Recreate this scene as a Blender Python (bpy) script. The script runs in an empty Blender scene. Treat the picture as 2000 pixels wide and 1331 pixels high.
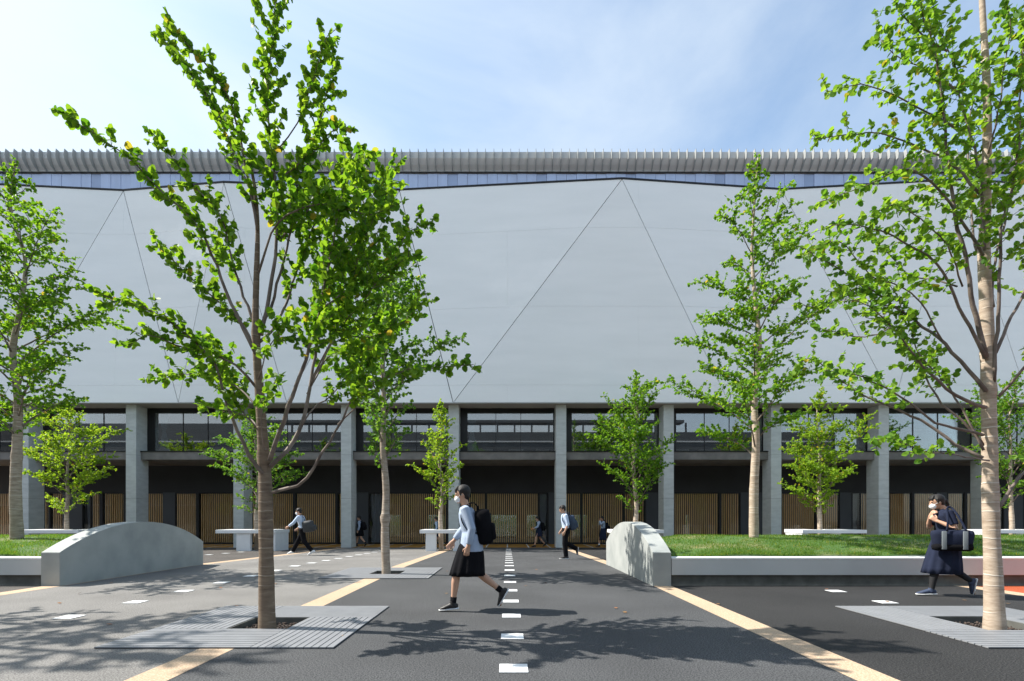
import bpy, bmesh, math, random
import numpy as np
from mathutils import Vector, Matrix

SC = bpy.context.scene
COL = SC.collection
R = math.radians

# ------------------------------------------------------------------ camera, sky, sun, exposure
EYE = 1.22          # camera height
cam_d = bpy.data.cameras.new('camera')
cam = bpy.data.objects.new('camera', cam_d)
COL.objects.link(cam)
cam.location = (0, 0, EYE)
cam.rotation_euler = (R(90), 0, 0)
cam_d.lens = 18.0
cam_d.sensor_width = 36.0
cam_d.shift_x = 0.0045
cam_d.shift_y = 0.1733
cam_d.clip_start = 0.05
cam_d.clip_end = 3000
SC.camera = cam

SUN_EL, SUN_OFF = R(49), R(9)     # the sun stands to the left, a little beyond the facade line
sun_dir = Vector((-math.cos(SUN_OFF)*math.cos(SUN_EL), math.sin(SUN_OFF)*math.cos(SUN_EL), math.sin(SUN_EL)))
sd = bpy.data.lights.new('sun', 'SUN')
sd.energy = 5.0
sd.angle = R(0.53)
sd.color = (1.0, 0.95, 0.87)
so = bpy.data.objects.new('sun', sd)
COL.objects.link(so)
so.rotation_euler = sun_dir.to_track_quat('Z', 'Y').to_euler()

w = bpy.data.worlds.new('World')
SC.world = w
w.use_nodes = True
nt = w.node_tree
nt.nodes.clear()
def N(nt, t, **k):
    n = nt.nodes.new(t)
    for a, b in k.items():
        setattr(n, a, b)
    return n
out = N(nt, 'ShaderNodeOutputWorld')
bg = N(nt, 'ShaderNodeBackground'); bg.inputs['Strength'].default_value = 0.113
sky = N(nt, 'ShaderNodeTexSky'); sky.sky_type = 'NISHITA'; sky.sun_disc = False
sky.sun_elevation = SUN_EL
sky.sun_rotation = math.atan2(sun_dir.x, sun_dir.y)
sky.air_density = 1.0; sky.dust_density = 1.2; sky.ozone_density = 1.0
tc = N(nt, 'ShaderNodeTexCoord')
mp = N(nt, 'ShaderNodeMapping'); mp.inputs['Scale'].default_value = (1.0, 1.0, 2.6); mp.inputs['Rotation'].default_value = (0, R(24), R(10)); mp.inputs['Location'].default_value = (0.35, 0.2, 0.1)
nz = N(nt, 'ShaderNodeTexNoise'); nz.inputs['Scale'].default_value = 1.7; nz.inputs['Detail'].default_value = 9; nz.inputs['Roughness'].default_value = 0.55; nz.inputs['Distortion'].default_value = 0.5
sx = N(nt, 'ShaderNodeSeparateXYZ')
# more cloud to the left of the street and towards the horizon
m1 = N(nt, 'ShaderNodeMath', operation='MULTIPLY_ADD'); m1.inputs[1].default_value = -0.20; m1.inputs[2].default_value = 0.17
m2 = N(nt, 'ShaderNodeMath', operation='MULTIPLY_ADD'); m2.inputs[1].default_value = -0.30
m3 = N(nt, 'ShaderNodeMath', operation='ADD')
rp = N(nt, 'ShaderNodeValToRGB'); rp.color_ramp.elements[0].position = 0.20; rp.color_ramp.elements[1].position = 0.80
rp.color_ramp.elements[0].color = (0, 0, 0, 1); rp.color_ramp.elements[1].color = (1, 1, 1, 1)
mx = N(nt, 'ShaderNodeMix', data_type='RGBA')
mx.inputs['B'].default_value = (4.75, 5.25, 5.65, 1)
hz = N(nt, 'ShaderNodeMix', data_type='RGBA', blend_type='MULTIPLY'); hz.inputs['Factor'].default_value = 1.0; hz.inputs['B'].default_value = (1.28, 1.38, 1.34, 1)
L = nt.links.new
L(tc.outputs['Generated'], mp.inputs['Vector']); L(mp.outputs[0], nz.inputs['Vector'])
L(tc.outputs['Generated'], sx.inputs[0]); L(sx.outputs['X'], m1.inputs[0]); L(sx.outputs['Z'], m2.inputs[0]); L(m1.outputs[0], m2.inputs[2])
L(m2.outputs[0], m3.inputs[0]); L(nz.outputs['Fac'], m3.inputs[1]); L(m3.outputs[0], rp.inputs[0])
L(sky.outputs[0], hz.inputs['A']); L(hz.outputs['Result'], mx.inputs['A']); L(rp.outputs[0], mx.inputs['Factor'])
L(mx.outputs['Result'], bg.inputs['Color']); L(bg.outputs[0], out.inputs[0])
SC.view_settings.view_transform = 'Standard'
SC.view_settings.look = 'None'
SC.view_settings.exposure = 0.84
SC.view_settings.gamma = 1.0
SC.render.engine = 'CYCLES'
SC.cycles.max_bounces = 8
SC.cycles.transparent_max_bounces = 12

# ------------------------------------------------------------------ helpers
def P(px, py, d):
    """point that stands d metres beyond the camera, read off the photograph's 2000 px grid"""
    return Vector(((px-991)*d/1000.0, d, EYE+(1012-py)*d/1000.0))
def gz(y):
    return 0.0 if y < 13 else (-0.0216*(y-13) if y < 25.8 else -0.277)

def mat(name, color, rough=0.7, var=0.0, vscale=3.0, color2=None, bump=0.0, bscale=40.0, metal=0.0, stretch=(1, 1, 1), spec=0.5, detail=5.0, lo=0.35, hi=0.65):
    m = bpy.data.materials.new(name); m.use_nodes = True
    nt = m.node_tree; b = nt.nodes['Principled BSDF']
    b.inputs['Roughness'].default_value = rough
    b.inputs['Metallic'].default_value = metal
    b.inputs['Specular IOR Level'].default_value = spec
    c1 = (*color, 1)
    if var or color2:
        if color2 is None:
            c1 = (*[max(0, c*(1-var)) for c in color], 1); c2 = (*[c*(1+var) for c in color], 1)
        else:
            c2 = (*color2, 1)
        tc = N(nt, 'ShaderNodeTexCoord'); mp = N(nt, 'ShaderNodeMapping'); mp.inputs['Scale'].default_value = stretch
        nz = N(nt, 'ShaderNodeTexNoise'); nz.inputs['Scale'].default_value = vscale; nz.inputs['Detail'].default_value = detail
        rp = N(nt, 'ShaderNodeValToRGB'); e = rp.color_ramp.elements
        e[0].position = lo; e[1].position = hi; e[0].color = c1; e[1].color = c2
        l = nt.links.new
        l(tc.outputs['Object'], mp.inputs[0]); l(mp.outputs[0], nz.inputs['Vector']); l(nz.outputs['Fac'], rp.inputs[0]); l(rp.outputs[0], b.inputs['Base Color'])
    else:
        b.inputs['Base Color'].default_value = c1
    if bump:
        tc = N(nt, 'ShaderNodeTexCoord'); mp = N(nt, 'ShaderNodeMapping'); mp.inputs['Scale'].default_value = stretch
        nz = N(nt, 'ShaderNodeTexNoise'); nz.inputs['Scale'].default_value = bscale; nz.inputs['Detail'].default_value = 4
        bp = N(nt, 'ShaderNodeBump'); bp.inputs['Strength'].default_value = bump; bp.inputs['Distance'].default_value = 0.01
        l = nt.links.new
        l(tc.outputs['Object'], mp.inputs[0]); l(mp.outputs[0], nz.inputs['Vector']); l(nz.outputs['Fac'], bp.inputs['Height']); l(bp.outputs[0], b.inputs['Normal'])
    return m

def asphalt(name, base, speck, stain=0.18, grain=75.0, share=0.62, rough=0.85):
    """aggregate: fine grains of two tones, broad uneven wear"""
    m = bpy.data.materials.new(name); m.use_nodes = True
    nt = m.node_tree; b = nt.nodes['Principled BSDF']; l = nt.links.new
    b.inputs['Roughness'].default_value = rough; b.inputs['Specular IOR Level'].default_value = 0.25
    tc = N(nt, 'ShaderNodeTexCoord')
    n1 = N(nt, 'ShaderNodeTexNoise'); n1.inputs['Scale'].default_value = grain; n1.inputs['Detail'].default_value = 3; n1.inputs['Roughness'].default_value = 0.7
    r1 = N(nt, 'ShaderNodeValToRGB'); e = r1.color_ramp.elements
    e[0].position = 0.44; e[1].position = share-.06; e[0].color = (*base, 1); e[1].color = (*speck, 1)
    n2 = N(nt, 'ShaderNodeTexNoise'); n2.inputs['Scale'].default_value = 0.7; n2.inputs['Detail'].default_value = 6
    r2 = N(nt, 'ShaderNodeMapRange'); r2.inputs['From Min'].default_value = 0.3; r2.inputs['From Max'].default_value = 0.7
    r2.inputs['To Min'].default_value = 1-stain; r2.inputs['To Max'].default_value = 1+stain
    mm = N(nt, 'ShaderNodeVectorMath', operation='SCALE')
    bp = N(nt, 'ShaderNodeBump'); bp.inputs['Strength'].default_value = 0.7; bp.inputs['Distance'].default_value = 0.004
    l(tc.outputs['Object'], n1.inputs['Vector']); l(tc.outputs['Object'], n2.inputs['Vector'])
    l(n1.outputs['Fac'], r1.inputs[0]); l(n2.outputs['Fac'], r2.inputs['Value'])
    l(r1.outputs[0], mm.inputs[0]); l(r2.outputs[0], mm.inputs['Scale']); l(mm.outputs[0], b.inputs['Base Color'])
    l(n1.outputs['Fac'], bp.inputs['Height']); l(bp.outputs[0], b.inputs['Normal'])
    return m

def glass_mat(name, tint=(0.75, 0.82, 0.85), rmin=0.10, ior=1.5):
    m = bpy.data.materials.new(name); m.use_nodes = True
    nt = m.node_tree; nt.nodes.clear(); l = nt.links.new
    o = N(nt, 'ShaderNodeOutputMaterial'); tr = N(nt, 'ShaderNodeBsdfTransparent'); gl = N(nt, 'ShaderNodeBsdfGlossy')
    tr.inputs[0].default_value = (*tint, 1); gl.inputs['Roughness'].default_value = 0.0; gl.inputs[0].default_value = (1, 1, 1, 1)
    fr = N(nt, 'ShaderNodeFresnel'); fr.inputs['IOR'].default_value = ior
    ad = N(nt, 'ShaderNodeMath', operation='ADD'); ad.inputs[1].default_value = rmin; ad.use_clamp = True
    mx = N(nt, 'ShaderNodeMixShader')
    l(fr.outputs[0], ad.inputs[0]); l(ad.outputs[0], mx.inputs[0]); l(tr.outputs[0], mx.inputs[1]); l(gl.outputs[0], mx.inputs[2]); l(mx.outputs[0], o.inputs[0])
    return m

def link(o, parent=None):
    COL.objects.link(o)
    if parent is not None:
        o.parent = parent
    return o
def mesh_obj(name, verts, faces, m, parent=None, smooth=False, loc=None):
    me = bpy.data.meshes.new(name)
    me.from_pydata([tuple(v) for v in verts], [], faces)
    me.update()
    for mm in (m if isinstance(m, (list, tuple)) else [m]):
        me.materials.append(mm)
    if smooth:
        me.polygons.foreach_set('use_smooth', [True]*len(me.polygons))
    o = bpy.data.objects.new(name, me)
    if loc is not None: o.location = loc
    return link(o, parent)
def tag(o, label=None, cat=None, group=None, kind=None):
    if label: o['label'] = label
    if cat: o['category'] = cat
    if group: o['group'] = group
    if kind: o['kind'] = kind
    return o
def empty(name, loc, label, cat, group=None):
    o = bpy.data.objects.new(name, None); o.empty_display_size = 0.2; o.location = loc
    COL.objects.link(o)
    return tag(o, label, cat, group)

class MB:
    """collects boxes, tubes and lofts as one mesh"""
    def __init__(s): s.v = []; s.f = []; s.mi = []
    def add(s, vs, fs, mi=0):
        k = len(s.v); s.v += [tuple(v) for v in vs]; s.f += [tuple(i+k for i in f) for f in fs]; s.mi += [mi]*len(fs)
    def box(s, x0, x1, y0, y1, z0, z1, mi=0, bevel=0.0):
        if bevel:
            bm = bmesh.new(); bmesh.ops.create_cube(bm, size=1)
            bmesh.ops.scale(bm, vec=(x1-x0, y1-y0, z1-z0), verts=bm.verts)
            bmesh.ops.translate(bm, vec=((x0+x1)/2, (y0+y1)/2, (z0+z1)/2), verts=bm.verts)
            bmesh.ops.bevel(bm, geom=list(bm.edges), offset=bevel, segments=2, affect='EDGES', profile=0.6)
            bm.verts.index_update()
            s.add([v.co[:] for v in bm.verts], [[v.index for v in f.verts] for f in bm.faces], mi); bm.free(); return
        s.add([(x0,y0,z0),(x1,y0,z0),(x1,y1,z0),(x0,y1,z0),(x0,y0,z1),(x1,y0,z1),(x1,y1,z1),(x0,y1,z1)],
              [(0,3,2,1),(4,5,6,7),(0,1,5,4),(1,2,6,5),(2,3,7,6),(3,0,4,7)], mi)
    def tube(s, pts, rad, seg=8, side=None, caps='flat', mi=0):
        """rad: number or (a, b) per point; b is measured along 'side'"""
        pts = [Vector(p) for p in pts]; rad = [(r, r) if not isinstance(r, (tuple, list)) else r for r in rad]
        if caps == 'round':
            t0 = (pts[0]-pts[1]).normalized(); t1 = (pts[-1]-pts[-2]).normalized()
            a0, a1 = rad[0], rad[-1]; m0, m1 = min(a0), min(a1)
            pts = [pts[0]+t0*m0*.97, pts[0]+t0*m0*.7]+pts+[pts[-1]+t1*m1*.7, pts[-1]+t1*m1*.97]
            rad = [(a0[0]*.25, a0[1]*.25), (a0[0]*.72, a0[1]*.72)]+rad+[(a1[0]*.72, a1[1]*.72), (a1[0]*.25, a1[1]*.25)]
        n = len(pts); prev = None; vs = []
        for i, p in enumerate(pts):
            t = (pts[min(i+1, n-1)]-pts[max(i-1, 0)])
            t = t.normalized() if t.length > 1e-9 else Vector((0, 0, 1))
            ref = Vector(side) if side is not None else (prev if prev is not None else (Vector((1, 0, 0)) if abs(t.x) < .8 else Vector((0, 1, 0))))
            b = ref-t*ref.dot(t)
            if b.length < 1e-4: b = t.orthogonal()
            b.normalize(); a = b.cross(t); prev = b
            for k in range(seg):
                th = 2*math.pi*k/seg
                vs.append(p+a*rad[i][0]*math.cos(th)+b*rad[i][1]*math.sin(th))
        fs = []
        for i in range(n-1):
            for k in range(seg):
                k2 = (k+1) % seg
                fs.append((i*seg+k, i*seg+k2, (i+1)*seg+k2, (i+1)*seg+k))
        fs.append(tuple(range(seg-1, -1, -1))); fs.append(tuple((n-1)*seg+k for k in range(seg)))
        s.add(vs, fs, mi)
    def ell(s, c, r, rot=None, seg=14, rings=9, mi=0):
        c = Vector(c); vs = []; fs = []; M = rot or Matrix.Identity(3)
        vs.append(c+M@Vector((0, 0, r[2])))
        for i in range(1, rings):
            ph = math.pi*i/rings
            for k in range(seg):
                th = 2*math.pi*k/seg
                vs.append(c+M@Vector((r[0]*math.sin(ph)*math.cos(th), r[1]*math.sin(ph)*math.sin(th), r[2]*math.cos(ph))))
        vs.append(c+M@Vector((0, 0, -r[2]))); last = len(vs)-1
        for k in range(seg):
            fs.append((0, 1+k, 1+(k+1) % seg)); fs.append((last, 1+(rings-2)*seg+(k+1) % seg, 1+(rings-2)*seg+k))
        for i in range(rings-2):
            for k in range(seg):
                a = 1+i*seg; b = a+seg
                fs.append((a+k, b+k, b+(k+1) % seg, a+(k+1) % seg))
        s.add(vs, fs, mi)
    def build(s, name, m, parent=None, smooth=False):
        o = mesh_obj(name, s.v, s.f, m, parent, smooth)
        if any(s.mi): o.data.polygons.foreach_set('material_index', s.mi)
        return o
    def fused(s, name, m, parent=None, voxel=0.01, smooth_it=4):
        """melts the collected shapes into one continuous surface"""
        o = mesh_obj(name, s.v, s.f, m, None, True)
        r = o.modifiers.new('melt', 'REMESH'); r.mode = 'VOXEL'; r.voxel_size = voxel
        if smooth_it:
            q = o.modifiers.new('soft', 'SMOOTH'); q.factor = 0.5; q.iterations = smooth_it
        dg = bpy.context.evaluated_depsgraph_get(); dg.update()
        me = bpy.data.meshes.new_from_object(o.evaluated_get(dg))
        o.modifiers.clear(); old = o.data; o.data = me; bpy.data.meshes.remove(old)
        if not me.materials: me.materials.append(m)
        me.polygons.foreach_set('use_smooth', [True]*len(me.polygons))
        if parent is not None: o.parent = parent
        return o

def sheet(name, x0, x1, y0, y1, dz, m, holes=(), parent=None):
    """flat sheet that follows the slope of the plaza, with rectangular holes"""
    xs = sorted({x0, x1, *[h[0] for h in holes if x0 < h[0] < x1], *[h[1] for h in holes if x0 < h[1] < x1]})
    ys = sorted({y0, y1, *[v for v in (13, 25.8) if y0 < v < y1], *[h[2] for h in holes if y0 < h[2] < y1], *[h[3] for h in holes if y0 < h[3] < y1]})
    idx = {}; vs = []; fs = []
    def vid(i, j):
        if (i, j) not in idx: idx[(i, j)] = len(vs); vs.append((xs[i], ys[j], gz(ys[j])+dz))
        return idx[(i, j)]
    for i in range(len(xs)-1):
        for j in range(len(ys)-1):
            cx = (xs[i]+xs[i+1])/2; cy = (ys[j]+ys[j+1])/2
            if any(h[0] < cx < h[1] and h[2] < cy < h[3] for h in holes): continue
            fs.append((vid(i, j), vid(i+1, j), vid(i+1, j+1), vid(i, j+1)))
    return mesh_obj(name, vs, fs, m, parent)

# ------------------------------------------------------------------ materials
M = {}
M['asph_mid'] = asphalt('asphalt mid grey', (0.028, 0.029, 0.031), (0.098, 0.100, 0.103))
M['asph_light'] = asphalt('asphalt warm light grey', (0.103, 0.099, 0.094), (0.240, 0.232, 0.220))
M['asph_black'] = asphalt('asphalt black', (0.013, 0.013, 0.014), (0.070, 0.069, 0.067), share=0.74)
M['asph_brown'] = asphalt('asphalt brown grey', (0.045, 0.040, 0.037), (0.11, 0.10, 0.092))
M['asph_red'] = asphalt('asphalt brick red', (0.30, 0.055, 0.02), (0.46, 0.11, 0.045))
M['beige'] = asphalt('beige resin stripe', (0.37, 0.265, 0.175), (0.54, 0.41, 0.29), stain=0.1)
M['white_line'] = mat('white road paint', (0.74, 0.75, 0.75), 0.6, var=0.08, vscale=30, bump=.2, bscale=200)
M['ochre'] = mat('ochre paving', (0.42, 0.20, 0.03), 0.6, var=0.18, vscale=2.5, bump=.1, bscale=90)
M['far_ground'] = asphalt('outer paving', (0.10, 0.10, 0.095), (0.2, 0.2, 0.19))
M['concrete'] = mat('cast concrete', (0.37, 0.385, 0.38), 0.8, color2=(0.46, 0.475, 0.47), vscale=1.6, bump=.25, bscale=60)
M['concrete_wall'] = mat('board marked concrete', (0.47, 0.49, 0.48), 0.85, color2=(0.55, 0.57, 0.56), vscale=2.3, bump=.3, bscale=25, stretch=(1, 1, 3))
M['arch'] = mat('terrazzo grey concrete', (0.29, 0.31, 0.30), 0.75, color2=(0.385, 0.40, 0.385), vscale=2.0, bump=.15, bscale=120, detail=8)
M['planter'] = mat('pale coated wall', (0.50, 0.51, 0.50), 0.55, color2=(0.56, 0.57, 0.56), vscale=0.8)
M['planter_cap'] = mat('white cap', (0.78, 0.79, 0.78), 0.5)
M['plinth'] = mat('dark plinth', (0.10, 0.10, 0.09), 0.85, var=0.2, vscale=6)
M['table'] = mat('white mineral table', (0.74, 0.75, 0.76), 0.5, var=0.03, vscale=4)
M['grate'] = mat('grey anodised slats', (0.215, 0.222, 0.235), 0.5, var=0.06, vscale=5, metal=0.0)
M['grate_gap_shade'] = mat('grate gap shade', (0.03, 0.03, 0.03), 0.9)  # dark sheet below the slats, its colour stands in for shade in the gaps
M['soil'] = mat('dark soil', (0.02, 0.016, 0.012), 0.95, bump=.8, bscale=30)
M['gravel'] = mat('dark lava gravel', (0.025, 0.020, 0.018), 0.8, color2=(0.09, 0.06, 0.045), vscale=14)
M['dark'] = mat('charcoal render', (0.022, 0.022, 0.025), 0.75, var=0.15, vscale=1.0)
M['dark_frame'] = mat('black aluminium', (0.012, 0.012, 0.013), 0.4, metal=0.3)
M['dark_panel'] = mat('slate blue panel', (0.045, 0.050, 0.060), 0.6, var=0.06, vscale=1.0)
M['timber'] = mat('timber louvre', (0.74, 0.43, 0.19), 0.55, color2=(0.88, 0.56, 0.28), vscale=3, stretch=(6, 6, 0.6))
M['soffit'] = mat('warm grey soffit', (0.36, 0.32, 0.29), 0.8, var=0.05, vscale=1)
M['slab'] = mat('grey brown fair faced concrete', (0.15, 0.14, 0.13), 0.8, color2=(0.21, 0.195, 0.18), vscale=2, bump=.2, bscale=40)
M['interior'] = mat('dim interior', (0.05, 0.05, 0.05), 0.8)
M['interior_floor'] = mat('interior floor', (0.16, 0.13, 0.10), 0.5)
M['curtain'] = mat('pale curtain', (0.62, 0.62, 0.64), 0.9)
M['curtain_grey'] = mat('grey curtain', (0.20, 0.20, 0.22), 0.9)
M['cabinet'] = mat('beige cabinet', (0.50, 0.45, 0.37), 0.7)
M['roof_grey'] = mat('roof panel', (0.50, 0.52, 0.52), 0.6, color2=(0.56, 0.575, 0.575), vscale=0.5)
M['roof_under'] = mat('roof underside panel', (0.60, 0.585, 0.575), 0.65, var=0.03, vscale=0.7)
M['fin'] = mat('roof fin', (0.33, 0.34, 0.335), 0.5)
M['poly'] = mat('pale blue glazed panel', (0.50, 0.60, 0.84), 0.25, var=0.07, vscale=0.6, stretch=(3, 1, .3))
M['glass'] = glass_mat('window glass', (0.66, 0.72, 0.75), 0.16)
M['glass_low'] = glass_mat('door glass', (0.95, 0.97, 0.97), 0.0, 1.28)

M['dimming_glass'] = glass_mat('dimming tinted glass', (0.38, 0.42, 0.42), 0.05)

def facade_mat():
    m = bpy.data.materials.new('white membrane wall'); m.use_nodes = True
    nt = m.node_tree; b = nt.nodes['Principled BSDF']; l = nt.links.new
    b.inputs['Roughness'].default_value = 0.42; b.inputs['Specular IOR Level'].default_value = 0.4
    tc = N(nt, 'ShaderNodeTexCoord'); mp = N(nt, 'ShaderNodeMapping'); mp.inputs['Scale'].default_value = (0.25, 0.25, 1.4)
    n1 = N(nt, 'ShaderNodeTexNoise'); n1.inputs['Scale'].default_value = 1.2; n1.inputs['Detail'].default_value = 6
    rp = N(nt, 'ShaderNodeValToRGB'); e = rp.color_ramp.elements
    e[0].position = .3; e[1].position = .7; e[0].color = (0.835, 0.84, 0.83, 1); e[1].color = (0.885, 0.885, 0.875, 1)
    bk = N(nt, 'ShaderNodeTexBrick'); bk.inputs['Scale'].default_value = 1.0; bk.inputs['Mortar Size'].default_value = 0.010
    bk.inputs['Brick Width'].default_value = 13.0; bk.inputs['Row Height'].default_value = 3.9
    bk.inputs['Color1'].default_value = (0, 0, 0, 1); bk.inputs['Color2'].default_value = (0, 0, 0, 1); bk.inputs['Mortar'].default_value = (1, 1, 1, 1)
    cx = N(nt, 'ShaderNodeSeparateXYZ'); cb = N(nt, 'ShaderNodeCombineXYZ')
    n2 = N(nt, 'ShaderNodeTexNoise'); n2.inputs['Scale'].default_value = 0.9; n2.inputs['Detail'].default_value = 4
    ad = N(nt, 'ShaderNodeMath', operation='MULTIPLY_ADD'); ad.inputs[1].default_value = 0.5
    bp = N(nt, 'ShaderNodeBump'); bp.inputs['Strength'].default_value = 0.7; bp.inputs['Distance'].default_value = 0.03
    l(tc.outputs['Object'], mp.inputs[0]); l(mp.outputs[0], n1.inputs['Vector']); l(n1.outputs['Fac'], rp.inputs[0]); l(rp.outputs[0], b.inputs['Base Color'])
    l(tc.outputs['Object'], cx.inputs[0]); l(cx.outputs['X'], cb.inputs['X']); l(cx.outputs['Z'], cb.inputs['Y']); l(cb.outputs[0], bk.inputs['Vector'])
    l(tc.outputs['Object'], n2.inputs['Vector'])
    l(bk.outputs['Color'], ad.inputs[0]); l(n2.outputs['Fac'], ad.inputs[2]); l(ad.outputs[0], bp.inputs['Height']); l(bp.outputs[0], b.inputs['Normal'])
    return m
M['facade'] = facade_mat()

def leaf_mat(name, c1, c2, t1, t2, yel=0.985):
    m = bpy.data.materials.new(name); m.use_nodes = True
    nt = m.node_tree; nt.nodes.clear(); l = nt.links.new
    o = N(nt, 'ShaderNodeOutputMaterial'); pr = N(nt, 'ShaderNodeBsdfPrincipled'); tr = N(nt, 'ShaderNodeBsdfTranslucent'); mx = N(nt, 'ShaderNodeMixShader')
    at = N(nt, 'ShaderNodeAttribute'); at.attribute_name = 'tint'
    def ramp(a, b, y):
        r = N(nt, 'ShaderNodeValToRGB'); e = r.color_ramp.elements
        e[0].position = 0; e[1].position = yel; e[0].color = (*a, 1); e[1].color = (*b, 1)
        q = e.new(min(yel+0.012, .995)); q.color = (*y, 1)
        l(at.outputs['Fac'], r.inputs[0]); return r
    r1 = ramp(c1, c2, (0.40, 0.30, 0.03)); r2 = ramp(t1, t2, (0.75, 0.55, 0.05))
    l(r1.outputs[0], pr.inputs['Base Color']); l(r2.outputs[0], tr.inputs[0])
    pr.inputs['Roughness'].default_value = 0.52; pr.inputs['Specular IOR Level'].default_value = 0.2
    mx.inputs[0].default_value = 0.42
    l(pr.outputs[0], mx.inputs[1]); l(tr.outputs[0], mx.inputs[2]); l(mx.outputs[0], o.inputs[0])
    return m
M['leaf_near'] = leaf_mat('katsura leaf', (0.032, 0.095, 0.010), (0.105, 0.22, 0.018), (0.14, 0.36, 0.012), (0.44, 0.68, 0.03))
M['leaf_pale'] = leaf_mat('katsura leaf pale', (0.05, 0.14, 0.015), (0.155, 0.29, 0.03), (0.18, 0.42, 0.02), (0.48, 0.72, 0.05))
M['leaf_far'] = leaf_mat('small green leaf', (0.04, 0.125, 0.012), (0.13, 0.26, 0.018), (0.15, 0.38, 0.012), (0.42, 0.68, 0.03), yel=.985)
M['leaf_cool'] = leaf_mat('small cool green leaf', (0.032, 0.105, 0.016), (0.115, 0.23, 0.03), (0.12, 0.33, 0.02), (0.36, 0.60, 0.045), yel=.99)
M['leaf_lime'] = leaf_mat('small lime leaf', (0.10, 0.20, 0.015), (0.19, 0.32, 0.02), (0.32, 0.55, 0.02), (0.60, 0.80, 0.04), yel=.97)

def bark_mat(name, c1, c2, ring, scale=1.0):
    m = bpy.data.materials.new(name); m.use_nodes = True
    nt = m.node_tree; b = nt.nodes['Principled BSDF']; l = nt.links.new
    b.inputs['Roughness'].default_value = 0.8; b.inputs['Specular IOR Level'].default_value = 0.25
    tc = N(nt, 'ShaderNodeTexCoord'); mp = N(nt, 'ShaderNodeMapping'); mp.inputs['Scale'].default_value = (3.0, 3.0, 13*scale)
    n1 = N(nt, 'ShaderNodeTexNoise'); n1.inputs['Scale'].default_value = 2.0; n1.inputs['Detail'].default_value = 6; n1.inputs['Roughness'].default_value = .65
    rp = N(nt, 'ShaderNodeValToRGB'); e = rp.color_ramp.elements; e[0].position = .32; e[1].position = .66; e[0].color = (*c1, 1); e[1].color = (*c2, 1)
    n0 = N(nt, 'ShaderNodeTexNoise'); n0.inputs['Scale'].default_value = 3.5; n0.inputs['Detail'].default_value = 3
    wv = N(nt, 'ShaderNodeTexWave'); wv.wave_type = 'BANDS'; wv.bands_direction = 'Z'; wv.inputs['Scale'].default_value = 3.1*scale; wv.inputs['Distortion'].default_value = 2.2; wv.inputs['Detail'].default_value = 1.5; wv.inputs['Detail Scale'].default_value = 1.3
    wr = N(nt, 'ShaderNodeValToRGB'); e = wr.color_ramp.elements; e[0].position = .94; e[1].position = .99; e[0].color = (0, 0, 0, 1); e[1].color = (1, 1, 1, 1)
    mu = N(nt, 'ShaderNodeMath', operation='MULTIPLY')
    nr = N(nt, 'ShaderNodeValToRGB'); e = nr.color_ramp.elements; e[0].position = .45; e[1].position = .58
    mx = N(nt, 'ShaderNodeMix', data_type='RGBA'); mx.inputs['B'].default_value = (*ring, 1)
    ad = N(nt, 'ShaderNodeMath', operation='ADD')
    bp = N(nt, 'ShaderNodeBump'); bp.inputs['Strength'].default_value = 0.55; bp.inputs['Distance'].default_value = 0.006
    l(tc.outputs['Object'], mp.inputs[0]); l(mp.outputs[0], n1.inputs['Vector']); l(n1.outputs['Fac'], rp.inputs[0])
    l(tc.outputs['Object'], n0.inputs['Vector']); l(n0.outputs['Fac'], nr.inputs[0]); l(tc.outputs['Object'], wv.inputs['Vector']); l(wv.outputs['Fac'], wr.inputs[0])
    l(wr.outputs[0], mu.inputs[0]); l(nr.outputs[0], mu.inputs[1])
    l(rp.outputs[0], mx.inputs['A']); l(mu.outputs[0], mx.inputs['Factor']); l(mx.outputs['Result'], b.inputs['Base Color'])
    l(n1.outputs['Fac'], ad.inputs[0]); l(mu.outputs[0], ad.inputs[1]); l(ad.outputs[0], bp.inputs['Height']); l(bp.outputs[0], b.inputs['Normal'])
    return m
M['bark_near_shaded'] = bark_mat('shade darkened ringed bark', (0.12, 0.085, 0.06), (0.22, 0.165, 0.115), (0.29, 0.235, 0.175))  # darkened all over: the neighbouring tree's shade is put into the bark colour
M['bark_pale'] = bark_mat('pale wrapped bark', (0.30, 0.225, 0.165), (0.50, 0.41, 0.32), (0.60, 0.54, 0.46))
M['bark_far'] = bark_mat('grey tan bark', (0.22, 0.17, 0.13), (0.42, 0.35, 0.28), (0.48, 0.42, 0.36))
M['bark_limb'] = mat('dark limb bark', (0.10, 0.075, 0.06), 0.75, color2=(0.22, 0.175, 0.145), vscale=6, bump=.3, bscale=40)
# ------------------------------------------------------------------ ground
HN = (-3.06, -2.40, 5.57, 6.22)          # planting holes in the three tree grates
HR = (5.17, 5.92, 5.50, 6.28)
HM = (-2.98, -2.33, 11.0, 11.70)
PL = (-16.2, -8.36, 9.23, 13.6)          # lawn beds
PR = (2.95, 13.6, 9.23, 13.6)
HOLES = [HN, HR, HM]
tag(sheet('ground', -260, 260, -160, 320, -0.012, M['far_ground'], HOLES+[PL, PR]), kind='structure')
def struct(o): return tag(o, kind='structure')
struct(sheet('path', -2.55, 2.62, -14, 25.5, 0.0, M['asph_mid'], HOLES)).name = 'central_path'
struct(sheet('path', -7.97, -2.87, -14, 25.5, 0.0, M['asph_light'], HOLES)).name = 'light_grey_path'
struct(sheet('path', 2.94, 8.04, -14, 25.5, 0.0, M['asph_black'], HOLES+[PL, PR])).name = 'black_path'
struct(sheet('path', -26, -8.30, -14, 25.5, 0.0, M['asph_brown'], HOLES+[PL, PR])).name = 'brown_path'
struct(sheet('path', 8.37, 13.45, -14, 14.5, 0.0, M['asph_red'], HOLES+[PL, PR])).name = 'red_path'
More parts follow.
